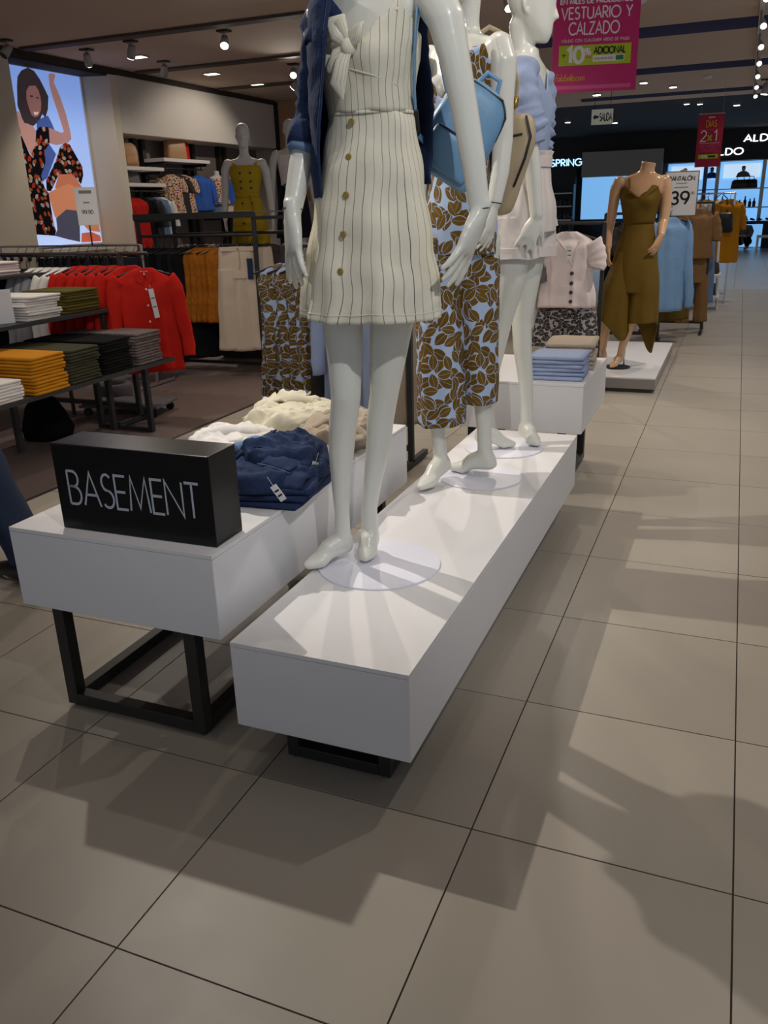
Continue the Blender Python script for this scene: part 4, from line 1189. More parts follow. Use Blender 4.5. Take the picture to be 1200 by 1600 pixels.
culotte([(1.06-B4, .078, .0, .080, .105), (.85-B4, .085, .0, .112, .14), (.65-B4, .085, .0, .122, .155), (.50-B4, .085, .0, .128, .165)], p4, 1.5, (.28, R(60)), 7).build('jumpsuit_leg', M['olive_j'], js, True, solid=.004)
B = Bsave

# ---- background mannequins in the left-hand department
def back_mannequin(lab, loc, rz, clothes, m, base=.5):
    t = thing('mannequin', lab, 'mannequin', loc, rz)
    mb = MB()
    torso(mb, [(.86, 0, 0, .09, .07), (.95, 0, 0, .145, .105), (1.08, 0, 0, .115, .085), (1.15, 0, 0, .105, .075), (1.26, 0, 0, .125, .09), (1.35, 0, 0, .15, .09), (1.44, 0, 0, .17, .065), (1.475, 0, 0, .08, .05), (1.5, 0, 0, .05, .047)], 0, 20)
    for q in (-1, 1):
        mb.ball((q*.06, -.07, 1.29), .05, .05, .05)
        mb.tube([(q*.08, 0, .93), (q*.09, 0, .65), (q*.085, 0, .5), (q*.09, .02, .3), (q*.09, .02, .08)], [.085, .06, .046, .042, .03], 12)
        foot(mb, (q*.09, .02, .09), (q*.09, .03, .05), (q*.10, -.13, .025), .032)
        mb.tube([(q*.165, 0, 1.43), (q*.20, .0, 1.36), (q*.215, .02, 1.22), (q*.225, .02, 1.12), (q*.235, -.01, 1.0), (q*.24, -.04, .90)], [.048, .045, .039, .035, .032, .026], 12)
        hand(mb, (q*.24, -.042, .898), (0, -.1, -1), (q, -.2, 0), -q, 1.0, .3, .4, .5)
    mb.tube([(0, 0, 1.45), (0, 0, 1.54), (0, -.01, 1.60)], [.05, .046, .048], 14)
    head(mb, Vector((0, -.03, 1.56)), 0)
    fuse('body', mb, .009, m, t, 4)
    disc(t, M['disc'], .18)
    clothes(t)
    return t
def yellow_dress(t):
    def zz(r): return r
    d = cloth_loft([(1.40, 0, 0, .155, .115, 0), (1.30, 0, 0, .158, .145, 0), (1.20, 0, 0, .132, .118, 0), (1.12, 0, 0, .118, .095, 0), (1.0, 0, 0, .15, .12, .02), (.85, 0, 0, .17, .15, .05), (.62, 0, 0, .20, .18, .06)], 0, 48, 7)
    d = wrinkle(d, .006, 10, 4).build('dress', M['ochre'], t, True, solid=.004)
    MB().loft([ring(0, 0, 1.10, .123, .1, 0, 40), ring(0, 0, 1.15, .123, .1, 0, 40)], cap=False).build('belt', M['ochre'], d, True, solid=.006)
    for q in (-1, 1):
        MB().tube([(q*.10, -.09, 1.38), (q*.115, -.03, 1.455), (q*.11, .05, 1.44)], .014, 8, flat=.35, up=(0, -1, 0)).build('shoulder_strap', M['ochre'], d, True)
        for z in (1.33, 1.25, 1.19, 1.05, .96, .86):
            y = -.142 if z > 1.22 else (-.118 if z > 1.1 else -.128-.04*(1.05-z)/.2)
            MB().ball((q*.05, y-.003, z), .012, .006, .012, 8, 6).build('button', M['button_k'], d, True)
    MB().tube([(.03, -.105, 1.12), (.06, -.125, 1.04), (.05, -.13, .93)], [.012, .02, .014], 8, flat=.4).build('belt_tail', M['ochre'], d, True)
base1 = thing('display_plinth', 'dark plinth under the mannequin in the ochre dress behind the black rack', 'plinth', (-4.68, 7.82, 0))
MB().box(-.3, .3, -.22, .3, 0, .46).build('body', M['darkgrey'], base1, bevel=.004); MB().box(-.31, .31, -.23, .31, .46, .48).build('top', M['darkgrey'], base1)
back_mannequin('pale mannequin in an ochre yellow button dress behind the black rack', (-4.68, 7.86, .48), R(28), yellow_dress, M['plastic_m'])
def white_top(t):
    d = cloth_loft([(1.42, 0, 0, .155, .085, 0), (1.30, 0, 0, .15, .13, 0), (1.16, 0, 0, .13, .105, .01), (1.08, 0, 0, .128, .1, .02)], 0, 40, 9)
    d.build('top', M['white_c'], t, True, solid=.004)
    d = cloth_loft([(1.10, 0, 0, .122, .095, .05), (.98, 0, 0, .16, .12, .02), (.80, 0, 0, .18, .15, .05), (.5, 0, 0, .21, .19, .08)], 0, 48, 9)
    d.build('skirt', M['ink'], t, True, solid=.004)
    MB().tube([(-.1, -.09, 1.08), (0, -.12, 1.10), (.1, -.09, 1.08)], .02, 8).build('waist_tie', M['royal'], t, True)
base2 = thing('display_plinth', 'dark plinth under the mannequin in a white top', 'plinth', (-4.95, 9.33, 0))
MB().box(-.3, .3, -.25, .3, 0, .62).build('body', M['darkgrey'], base2, bevel=.004); MB().box(-.31, .31, -.26, .31, .62, .64).build('top', M['darkgrey'], base2)
back_mannequin('white mannequin in a white top and dark skirt beside the tan panel', (-4.95, 9.35, .64), R(35), white_top, M['plastic_m'])
# bust forms on the wall shelf
def bust(lab, loc, mtop, mlow):
    t = thing('bust_form', lab, 'mannequin', loc, R(75))
    mb = MB()
    torso(mb, [(0, 0, 0, .14, .10), (.12, 0, 0, .12, .09), (.25, 0, 0, .11, .08), (.38, 0, 0, .14, .10), (.5, 0, 0, .17, .085), (.58, 0, 0, .15, .06), (.61, 0, 0, .06, .05), (.68, 0, 0, .05, .048)], 0, 20)
    fuse('body', mb, .012, M['plastic_m'], t, 3)
    d = cloth_loft([(.56, 0, 0, .165, .085, 0), (.45, 0, 0, .18, .12, .02), (.30, 0, 0, .18, .12, .05), (.16, 0, 0, .21, .15, .07)], 0, 48, 9, uscale=.9)
    d.build('top', mtop, t, True, solid=.004)
    d = cloth_loft([(.24, 0, 0, .13, .10, .0), (.12, 0, 0, .15, .115, .02), (.01, 0, 0, .155, .12, .03)], 0, 40, 6)
    d.build('shorts', mlow, t, True, solid=.004)
bust('bust form in a red floral top on the wall shelf', (-8.2, 12.82, 1.42), M['floral'], M['denim_l'])
bust('bust form in a royal blue top on the wall shelf', (-8.2, 13.25, 1.42), M['royal'], M['blush'])
# ------------------------------------------------------------------ hanging clothes
def hanger_mesh(w=.19):
    mb = MB()
    mb.tube([(-w, 0, -.135), (-w*.5, 0, -.105), (0, 0, -.085), (w*.5, 0, -.105), (w, 0, -.135)], [.007, .009, .01, .009, .007], 8, flat=.8)
    mb.tube([(0, 0, -.085), (0, 0, -.035), (.012, 0, -.022), (.022, 0, -.004), (.012, 0, .014), (-.006, 0, .016)], .0028, 6)
    return mb
HANG = hanger_mesh().mesh('hanger'); HANG.materials.append(M['black'])
def clip_mesh():
    mb = MB()
    mb.tube([(-.16, 0, -.07), (.16, 0, -.07)], .006, 8)
    mb.tube([(0, 0, -.07), (0, 0, -.03), (.014, 0, -.018), (.022, 0, 0), (.008, 0, .015), (-.006, 0, .015)], .0028, 6)
    for q in (-.13, .13):
        mb.box(q-.012, q+.012, -.012, .012, -.11, -.06)
    return mb
CLIP = clip_mesh().mesh('clip_hanger'); CLIP.materials.append(M['black'])
def top_mesh(name, w, L, sleeve, m, seed, thick=.04, flare=0.0, sw=.062):
    """shirt or dress on a hanger: hook at the origin, shoulders along x, front towards -y"""
    mb = MB()
    rows = interp([(-.085, .055, .030), (-.115, .12, .032), (-.145, w*.86, .034), (-.20, w*.96, thick), (-.32, w*.92, thick), (-.5*L-.1, w*(.92+flare*.4), thick), (-L*.8, w*(.98+flare*.8), thick*1.05), (-L, w*(1.02+flare), thick*1.1)], 34)
    mb.loft([ring(0, 0, r[0], r[1], r[2]*1.15, 0, 40, .05+.07*max(0, -r[0]/L), 9, r[0]*3+seed) for r in rows], uscale=w*4)
    if sleeve:
        for q in (-1, 1):
            p = [(q*w*.80, 0, -.165), (q*(w*.98), -.005, -.22), (q*(w*1.08+.02*sleeve), -.012, -.20-sleeve*.45), (q*(w*1.10+.06*sleeve), -.022, -.20-sleeve*.8), (q*(w*1.06+.08*sleeve), -.03, -.20-sleeve)]
            mb.tube(interp(p, 16), [sw*(1.05-.35*i/15)*(1+.06*math.sin(i*1.7)) for i in range(16)], 14, flat=.55, up=(0, 1, 0), uscale=.3, ends=False)
    wrinkle(mb, .010, 9, seed)
    me = mb.mesh(name)
    me.materials.append(m)
    return me
def trouser_mesh(name, w, L, m, seed, flare=1.0):
    mb = MB()
    rows = interp([(-.09, w, .035), (-.16, w*1.05, .05), (-.32, w*1.12, .06), (-.36, w*1.12, .06)], 12)
    mb.loft([ring(0, 0, r[0], r[1], r[2], 0, 32, .02, 8, seed) for r in rows], uscale=.7)
    for q in (-1, 1):
        rows = interp([(-.28, q*w*.55, w*.56, .058), (-.5*L, q*w*.66, w*.50*flare, .058), (-L, q*w*.78, w*.58*flare, .062)], 22)
        mb.loft([ring(r[1], 0, r[0], r[2], r[3], 0, 28, .05, 6, seed+r[0]*3) for r in rows], uscale=.45)
    wrinkle(mb, .008, 9, seed)
    me = mb.mesh(name)
    me.materials.append(m)
    return me
def hung(name, me, lab, cat, loc, rz, group=None, hanger=HANG, part='cloth'):
    t = thing(name, lab, cat, loc, rz, group)
    inst(part, me, t)
    inst('hanger', hanger, t)
    return t
def price_tag(parent, x, y, z, w=.03, h=.07, m='paper', tilt=.15):
    o = MB().box(-w/2, w/2, -.0012, .0012, -h, 0).build('price_tag', M[m], parent)
    o.location = (x, y, z); o.rotation_euler = (0, tilt, 0)
    for k in range(2):
        MB().box(-w*.35, w*.35, -.0018, -.0012, -h*(.3+.3*k)-.006, -h*(.3+.3*k)).build('print', M['print_k'], o)
    MB().tube([(0, 0, 0), (0, .004, .03)], .0008, 5).build('string', M['paper'], o)
    return o

# ---- rack with the red shirts (rail along x behind the shelf bench)
def straight_rack(name, lab, x0, x1, y, z, m, sq=.016, feet=True, low=.10):
    t = thing(name, lab, 'clothes rack', ((x0+x1)/2, y, 0))
    h = (x1-x0)/2
    MB().tube([(-h, 0, z), (h, 0, z)], sq*.8, 10).build('rail', m, t, True)
    for q in (-1, 1):
        MB().box(q*h-sq, q*h+sq, -sq, sq, .03, z).build('post', m, t, bevel=.002)
        if feet:
            MB().box(q*h-sq, q*h+sq, -.25, .25, .01, .03+sq).build('foot', m, t, bevel=.002)
    if low:
        MB().box(-h+sq, h-sq, -sq, sq, low, low+2*sq).build('lower_rail', m, t, bevel=.002)
    return t
straight_rack('clothes_rack', 'dark rail rack holding the red and white shirts behind the folded clothes', -5.75, -4.02, 4.95, 1.20, M['darkgrey'])
MB().tube([(.86, 0, 1.20), (1.10, 0, 1.20)], .0128, 10).build('rail_end', M['darkgrey'], bpy.data.objects['clothes_rack'], True)
RED = [top_mesh('red shirt', .205, .80, .50, M['red'], s, .045) for s in (1, 5)]
WHT = top_mesh('white shirt', .205, .72, .48, M['white_c'], 3, .045)
BLK = [top_mesh('dark top', .20, .70, .2, M[c], s, .04) for c, s in (('black_c', 2), ('ink', 6))]
f = hung('red_shirt', RED[0], 'red long sleeved shirt with a paper tag, foremost on its rail', 'shirt', (-3.82, 4.93, 1.185), R(44))
price_tag(f, .03, -.062, -.22, .035, .20, tilt=-.12)
MB().box(-.025, .025, -.05, -.046, -.125, -.10).build('neck_label', M['paper'], f)
for k in range(4):
    MB().tube([(.0, -.060, -.22-.11*k), (.0, -.066, -.22-.11*k)], .007, 8, ends=False).build('button', M['paper'], f)
for s_ in (-1, 1):
    MB().prism([(0, -.10), (s_*.06, -.11), (s_*.07, -.16), (s_*.02, -.19)], 'y', -.052, -.046).build('collar', M['red'], f)
for k in range(6):
    hung('red_shirt', RED[k % 2], 'red shirt, %s behind the foremost red shirt on its rail' % ORD[k], 'shirt', (-3.96-.085*k, 4.95, 1.20), R(62+rnd.uniform(-5, 5)), 'red shirts on the rail')
for k in range(5):
    hung('white_shirt', WHT, 'white shirt, %s after the red shirts on their rail' % ORD[k], 'shirt', (-4.48-.075*k, 4.95, 1.19), R(64+rnd.uniform(-5, 5)), 'white shirts on the rail')
for k in range(11):
    hung('dark_blouse', BLK[k % 2], 'black top, %s after the white shirts on the red shirt rail' % ORD[k], 'top', (-4.88-.072*k, 4.95, 1.18), R(66+rnd.uniform(-5, 5)), 'dark tops on the red shirt rail')
# chrome rail behind it
straight_rack('clothes_rack', 'chrome rail rack with dark trousers in front of the poster', -6.3, -4.72, 6.1, 1.21, M['chrome'], .012)
TRK = [trouser_mesh('dark trousers', .13, .80, M[c], s) for c, s in (('ink', 1), ('black_c', 4), ('beige', 2))]
for k in range(14):
    beige = k > 9
    hung('trousers', TRK[2] if beige else TRK[k % 2], 'beige trousers, %s of the beige ones on the chrome rail' % ORD[k-10] if beige else 'dark trousers, %s from the right on the chrome rail' % ORD[k], 'trousers', (-4.80-.10*k, 6.1, 1.20), R(70+rnd.uniform(-6, 6)), 'beige trousers on the chrome rail' if beige else 'dark trousers on the chrome rail', CLIP)
sg = thing('price_sign', 'small white price card on a stand in front of the poster', 'sign', (-5.10, 5.95, 1.22), R(35))
MB().tube([(0, 0, 0), (0, 0, .16)], .006, 8).build('stem', M['steel'], sg, True)
MB().box(-.085, .085, -.006, .006, .16, .46).build('card', M['paper'], sg, bevel=.002)
write('99.90', .03, .16, M['print_k'], sg, 0, .25, -.0065, 'c', .09)
MB().box(-.05, .05, -.0075, -.006, .41, .435).build('print', M['print_grey'], sg)
MB().box(-.025, .025, -.0075, -.006, .335, .345).build('print', M['print_grey'], sg)

# ---- black rack with glass shelf: black dresses, amber tops, cream trousers
rk = thing('clothes_rack', 'black double rail rack with a glass shelf on top', 'clothes rack', (-4.58, 7.0, 0))
for x in (-.62, .62):
    for y in (-.28, .28):
        MB().box(x-.016, x+.016, y-.016, y+.016, .03, 1.44).build('post', M['darkgrey'], rk, bevel=.002)
    MB().box(x-.016, x+.016, -.264, .264, .02, .052).build('foot_rail', M['darkgrey'], rk, bevel=.002)
    MB().box(x-.016, x+.016, -.264, .264, 1.38, 1.41).build('cross_bar', M['darkgrey'], rk, bevel=.002)
for y in (-.28, .28):
    MB().tube([(-.60, y, 1.26), (.60, y, 1.26)], .014, 8).build('rail', M['darkgrey'], rk, True)
MB().box(-.60, .60, -.015, .015, .05, .08).build('floor_bar', M['darkgrey'], rk, bevel=.002)
MB().box(-.64, .64, -.30, .30, 1.441, 1.453).build('glass_shelf', M['glass'], rk, bevel=.002)
MB().box(-.64, .64, -.318, -.302, 1.40, 1.455).build('front_bar', M['darkgrey'], rk, bevel=.002)
BDR = [top_mesh('black dress', .20, 1.08, 0, M[c], s, .05, .15) for c, s in (('black_c', 2), ('ink', 9))]
for k in range(9):
    hung('black_dress', BDR[k % 2], 'long black dress, %s from the left on the glass topped rack' % ORD[k], 'dress', (-5.12+.062*k, 6.72, 1.24), R(48+rnd.uniform(-6, 6)), 'black dresses on the glass topped rack')
AMB = top_mesh('amber top', .17, .74, 0, M['amber'], 4, .05, .1)
for k in range(5):
    hung('amber_blouse', AMB, 'amber patterned top, %s after the black dresses on the glass topped rack' % ORD[k], 'top', (-4.54+.06*k, 6.72, 1.24), R(35+rnd.uniform(-8, 8)), 'amber tops on the glass topped rack')
CRT = trouser_mesh('cream trousers', .17, 1.0, M['cream_c'], 3, 1.12)
c_ = hung('cream_trousers', CRT, 'cream wide leg denim trousers facing out on the glass topped rack', 'trousers', (-4.13, 6.70, 1.25), R(26), None, CLIP)
price_tag(c_, .10, -.066, -.19, .05, .18, 'denim', 0)
MB().box(-.155, .155, -.052, -.040, -.128, -.09).build('waistband', M['cream_c'], c_, bevel=.003)
MB().tube([(0, -.055, -.108), (0, -.062, -.108)], .009, 10, ends=False).build('button', M['brass'], c_)
MB().tube([(.005, -.062, -.13), (.008, -.066, -.22), (.0, -.064, -.28)], .004, 6).build('fly_seam', M['cream_c'], c_, True)
hung('cream_trousers', CRT, 'second pair of cream trousers half hidden behind the facing pair', 'trousers', (-4.03, 6.78, 1.24), R(40), None, CLIP)
KN = [top_mesh('back row top', .19, .62, .2, M[c], s, .05) for c, s in (('floral', 2), ('char', 5), ('bag_brown', 7))]
for k in range(9):
    hung('patterned_blouse', KN[k % 3], 'patterned top, %s from the left on the rear rail of the glass topped rack' % ORD[k], 'top', (-5.1+.12*k, 7.28, 1.24), R(60+rnd.uniform(-6, 6)), 'tops on the rear rail of the glass topped rack')

# ---- rack behind the table: leaf print dresses, pale blue shirts
straight_rack('clothes_rack', 'dark rail rack behind the white table with leaf print dresses', -2.42, -1.66, 4.42, 1.26, M['darkgrey'], .016)
LFD = [top_mesh('leaf dress', .175, .92, 0, M['leaf'], s, .05, .05) for s in (2, 7)]
for k, (x, a) in enumerate(((-2.41, 40), (-2.32, 34), (-2.24, 30), (-2.18, 38))):
    hung('leaf_print_dress', LFD[k % 2], ('leaf print dress hanging leftmost behind the striped mannequin', 'leaf print dress hanging second from the left behind the white table', 'leaf print dress hanging third behind the white table', 'leaf print dress beside the charcoal dress behind the white table')[k], 'dress', (x, 4.42, 1.25), R(a), 'leaf print dresses behind the white table')
CHD = top_mesh('charcoal dress', .17, .88, 0, M['char'], 4, .05)
hung('charcoal_dress', CHD, 'charcoal dress hanging next to the leaf print dresses', 'dress', (-2.10, 4.42, 1.25), R(45))
LBS = [top_mesh('pale blue shirt', .20, .92, .45, M['lightblue'], s, .05) for s in (3, 8)]
for k, x in enumerate((-1.99, -1.90, -1.82)):
    hung('blue_shirt', LBS[k % 2], ('pale blue shirt seen between the striped mannequin legs', 'pale blue shirt hanging in the middle behind the striped mannequin', 'pale blue shirt just left of the leaf print jumpsuit')[k], 'shirt', (x, 4.42, 1.22), R(50+8*k), 'pale blue shirts behind the white table')
hung('beige_dress', top_mesh('beige dress', .18, .98, 0, M['beige'], 4, .05), 'beige dress hanging at the end of the rail by the jumpsuit', 'dress', (-1.74, 4.44, 1.22), R(60))

# ---- shelf bench with folded clothes
sh_ = thing('shelf_bench', 'black two tier steel bench stacked with folded clothes', 'bench', (-3.95, 3.6, 0))
def bx(n, *a, m='darkgrey'):
    return MB().box(*a).build(n, M[m], sh_, bevel=.002)
bx('lower_shelf', -.42, .34, -1.5, 1.30, .475, .50)
bx('upper_shelf', -.52, -.04, -1.5, 1.22, .825, .85)
for y in (-1.4, 1.08):
    for x in (-.22, .22):
        bx('leg', x-.018, x+.018, y, y+.036, .03, .475)
    bx('floor_bar', -.238, .238, y, y+.036, .0, .03)
bx('leg', -.238, -.202, .30, .336, .03, .475); bx('leg', -.02, .016, .95, .986, .03, .475)
for y in (-1.3, 1.1):
    for x in (-.48, -.09):
        bx('upper_post', x-.014, x+.014, y, y+.028, .50, .825)
bx('label_bracket', -.05, -.02, -.42, -.40, .852, .98)
def fold_mesh(name, w, d, h, m, seed):
    """folded garment: rounded fold towards +x, soft edges"""
    mb = MB()
    sec = []
    for i in range(7):
        a = -PI/2+PI*i/6
        sec.append((w/2-h/2+math.cos(a)*h/2, h/2+math.sin(a)*h/2))
    sec += [(0, h*1.02), (-w/2+h*.3, h*.98), (-w/2, h*.6), (-w/2, h*.3), (-w/2+h*.3, 0.0), (0, 0)]
    rings = []
    for k in range(9):
        t = k/8; y = (t-.5)*d
        s = 1 if 0 < k < 8 else .86
        rings.append([Vector((x, y, h/2+(z-h/2)*s)) for x, z in sec])
    mb.loft(rings)
    for i, p in enumerate(mb.v):
        v = Vector(p)
        q = noise.noise_vector(v*14+Vector((seed, seed, 0)))
        mb.v[i] = (v.x+q.x*.006, v.y+q.y*.006, max(0, v.z+q.z*h*.12))
    me = mb.mesh(name); me.materials.append(m)
    return me
def stack(name, lab, cat, group, x, y, z, n, w, d, h, m, rz=0.0, jit=.008, top=None):
    ms = [fold_mesh(name, w, d, h, m, s) for s in (1, 4, 9)]
    for k in range(n):
        me = ms[k % 3]
        l = lab+', %s from the bottom' % ORD[k] if k < n-1 else (top or lab)
        o = inst(name, me, None, (x+rnd.uniform(-jit, jit), y+rnd.uniform(-jit, jit), z+.0008+k*(h*1.03)), (0, 0, rz+rnd.uniform(-.03, .03)))
        tag(o, l, cat, group)
stack('folded_knit', 'folded marl garment in the stack nearest the red shirts', 'folded garment', 'marl garments on the bench', -3.94, 4.66, .5, 11, .62, .26, .0185, M['marl'], top='topmost marl garment of the stack nearest the red shirts')
stack('folded_black_trousers', 'folded black garment next to the marl stack', 'folded garment', 'black garments on the bench', -3.96, 4.34, .5, 11, .62, .29, .018, M['black_c'], top='topmost black garment between the marl and the olive stack')
stack('folded_olive_sweater', 'folded dark olive garment on the lower shelf', 'folded garment', 'dark olive garments on the bench', -3.93, 4.01, .5, 11, .62, .27, .018, M['olive_d'], top='topmost dark olive garment on the lower shelf')
stack('folded_mustard_sweater', 'folded mustard garment on the lower shelf', 'folded garment', 'mustard garments on the bench', -3.90, 3.69, .5, 11, .60, .27, .019, M['mustard'], top='topmost mustard garment on the lower shelf')
stack('folded_white_sweater', 'folded white garment on the lower shelf at the left edge', 'folded garment', 'white garments on the lower shelf', -3.86, 3.36, .5, 7, .50, .25, .016, M['white_c'], top='topmost white garment on the lower shelf at the left edge')
stack('folded_moss_sweater', 'folded moss olive garment on the upper shelf', 'folded garment', 'moss olive garments on the bench', -4.20, 4.52, .85, 8, .36, .32, .018, M['olive_g'], top='topmost moss olive garment on the upper shelf')
stack('folded_white_tee', 'folded white shirt in the leaning stack on the upper shelf', 'folded garment', 'white shirts on the upper shelf', -4.18, 4.13, .85, 9, .38, .28, .016, M['white_c'], top='topmost crumpled white shirt of the leaning stack', jit=.016)
# raised riser at the left with more white shirts
rs = thing('shelf_riser', 'small black riser shelf behind the bench with white shirts', 'shelf', (-4.86, 4.55, 0))
MB().box(-.22, .22, -.45, .45, 1.06, 1.08).build('board', M['darkgrey'], rs, bevel=.002)
MB().box(-.22, .22, -.45, .45, .92, .94).build('board', M['darkgrey'], rs, bevel=.002)
for x in (-.2, .18):
    for y in (-.43, .41):
        MB().box(x, x+.02, y, y+.02, 0, 1.06).build('post', M['darkgrey'], rs)
stack('folded_lilac_shirt', 'folded pale lilac shirt on the black riser', 'folded garment', 'pale shirts on the riser', -4.86, 4.55, 1.08, 5, .34, .28, .018, M['blush'], top='topmost pale lilac shirt on the black riser')
# card at the left edge of the bench
cd = thing('price_card', 'white price card standing on the upper shelf at the left edge', 'sign', (-4.12, 3.86, .851), R(60))
MB().box(-.11, .11, -.004, .004, 0, .20).build('card', M['paper'], cd)
MB().box(-.09, .0, -.006, -.004, .16, .18).build('print', M['royal'], cd)
# things under and behind the bench
st = thing('round_stool', 'grey drum shaped stool on the dark floor behind the bench', 'stool', (-4.55, 5.35, 0))
MB().loft([ring(0, 0, z, r_, r_, 0, 28) for z, r_ in ((.05, .11), (.06, .125), (.17, .125), (.18, .12))]).build('drum', M['grey_c'], st, True)
MB().loft([ring(0, 0, z, r_, r_, 0, 28) for z, r_ in ((.18, .075), (.22, .075), (.225, .07))]).build('top', M['grey_c'], st, True)
for k in range(3):
    MB().tube([(.09*math.cos(k*2.1), .09*math.sin(k*2.1), .0), (.09*math.cos(k*2.1), .09*math.sin(k*2.1), .05)], .012, 8, ends=False).build('foot', M['steel'], st)
dl = thing('trolley', 'low grey trolley board on small wheels behind the bench', 'trolley', (-4.25, 5.15, 0), R(10))
MB().box(-.35, .30, -.18, .18, .07, .09).build('board', M['grey_c'], dl, bevel=.003)
for x in (-.3, .25):
    for y in (-.14, .14):
        MB().tube([(x, y-.012, .033), (x, y+.012, .033)], .032, 14, ends=False).build('wheel', M['steel'], dl)
        MB().box(x-.012, x+.012, y-.016, y+.016, .05, .07).build('caster_fork', M['steel'], dl)
bg_ = thing('shopping_bag', 'black bag slumped under the bench', 'bag', (-4.35, 4.35, 0))
wrinkle(MB().loft([ring(0, 0, z, a, b_, 0, 24) for z, a, b_ in ((.0, .16, .13), (.08, .19, .15), (.2, .15, .11), (.28, .08, .06))]), .025, 7, 3).build('body', M['black_c'], bg_, True)
MB().tube([(-.05, 0, .26), (-.03, -.02, .36), (.03, -.02, .36), (.05, 0, .26)], .008, 8).build('handle', M['black_c'], bg_, True)
# red dress hanging in the wall bay, coloured tops under the wall shelf
hung('red_dress', top_mesh('red dress', .20, 1.0, 0, M['red'], 6, .05), 'long red dress hanging in the wall bay beside the cream pilaster', 'dress', (-8.05, 10.42, 1.76), R(70))
HR = thing('wall_rail', 'hanging rail under the wall shelves by the pilaster', 'rail', (-8.1, 10.8, 1.77))
MB().tube([(0, -.42, 0), (0, .40, 0)], .012, 8).build('rail', M['steel'], HR, True)
MB().box(-.32, .0, -.40, -.38, -.01, .01).build('bracket', M['steel'], HR); MB().box(-.32, .0, .38, .40, -.01, .01).build('bracket', M['steel'], HR)
for k, (c, l) in enumerate((('black_c', 'black top hanging beside the red dress in the wall bay'), ('char', 'charcoal top hanging in the wall bay'), ('denim_l', 'washed denim top hanging in the wall bay'), ('white_c', 'white top hanging at the end of the wall bay rail'))):
    hung('hanging_blouse', top_mesh('bay top', .19, .62, .3, M[c], k, .05), l, 'top', (-8.1, 10.62+.15*k, 1.77), R(60))
HR = thing('wall_rail', 'hanging rail under the shelf with the boxy handbag', 'rail', (-8.15, 11.85, 2.10))
MB().tube([(0, -.5, 0), (0, .5, 0)], .012, 8).build('rail', M['steel'], HR, True)
for q in (-.45, .45):
    MB().box(-.006, .006, q-.006, q+.006, .0, .09).build('drop_bar', M['steel'], HR)
for k, (c, l) in enumerate((('floral', 'red floral top hanging under the boxy handbag'), ('char', 'grey patterned top hanging next to the floral one'), ('floral', 'second red floral top hanging left of the royal blue top'))):
    hung('hanging_blouse', top_mesh('bay print top', .18, .72, .15, M[c], k, .05), l, 'top', (-8.15, 11.45+.16*k, 2.10), R(50))
b_ = hung('blue_blouse', top_mesh('royal top', .21, .62, .3, M['royal'], 4, .07), 'royal blue top facing out under the boxy handbag', 'top', (-8.10, 12.15, 2.10), R(60))
# bags on the wall shelves
t = thing('backpack', 'tan backpack on the wall shelf beside the pilaster', 'backpack', (-8.25, 10.65, 2.10), R(70))
mb = MB().loft([ring(0, 0, z, a, b_, 0, 28, p=3) for z, a, b_ in ((.0, .12, .07), (.03, .135, .08), (.2, .135, .08), (.28, .11, .07), (.32, .06, .04))])
mb.build('body', M['bag_tan'], t, True)
MB().loft([ring(0, -.075, z, a, b_, 0, 20, p=3) for z, a, b_ in ((.03, .09, .02), (.06, .095, .03), (.14, .095, .03), (.16, .08, .02))]).build('front_pocket', M['bag_tan'], t, True)
MB().tube([(-.03, 0, .31), (0, 0, .36), (.03, 0, .31)], .008, 8).build('handle', M['bag_tan'], t, True)
t = thing('handbag', 'boxy tan handbag on the higher wall shelf', 'handbag', (-8.22, 11.75, 2.24), R(70))
MB().loft([ring(0, 0, z, a, b_, 0, 28, p=6) for z, a, b_ in ((.0, .17, .07), (.02, .18, .08), (.26, .165, .07), (.28, .155, .06))]).build('body', M['bag_tan'], t, True)
MB().tube([(-.07, 0, .27), (-.05, 0, .33), (.05, 0, .33), (.07, 0, .27)], .007, 8).build('handle', M['bag_tan'], t, True)
t = thing('handbag', 'red handbag behind the boxy tan one on the wall shelf', 'handbag', (-8.28, 12.02, 2.24), R(70))
MB().loft([ring(0, 0, z, a, b_, 0, 28, p=6) for z, a, b_ in ((.0, .10, .06), (.02, .11, .07), (.24, .10, .06), (.26, .09, .05))]).build('body', M['red'], t, True)
MB().tube([(-.05, 0, .25), (-.03, 0, .31), (.03, 0, .31), (.05, 0, .25)], .007, 8).build('handle', M['red'], t, True)
t = thing('handbag', 'grey handbag on the lower wall shelf beside the pilaster', 'handbag', (-8.25, 10.6, 1.88), R(70))
MB().loft([ring(0, 0, z, a, b_, 0, 28, p=5) for z, a, b_ in ((.0, .14, .06), (.02, .15, .07), (.13, .14, .06), (.15, .12, .05))]).build('body', M['grey_c'], t, True)
MB().tube([(-.06, 0, .14), (-.04, 0, .165), (.04, 0, .165), (.06, 0, .14)], .006, 8).build('handle', M['grey_c'], t, True)
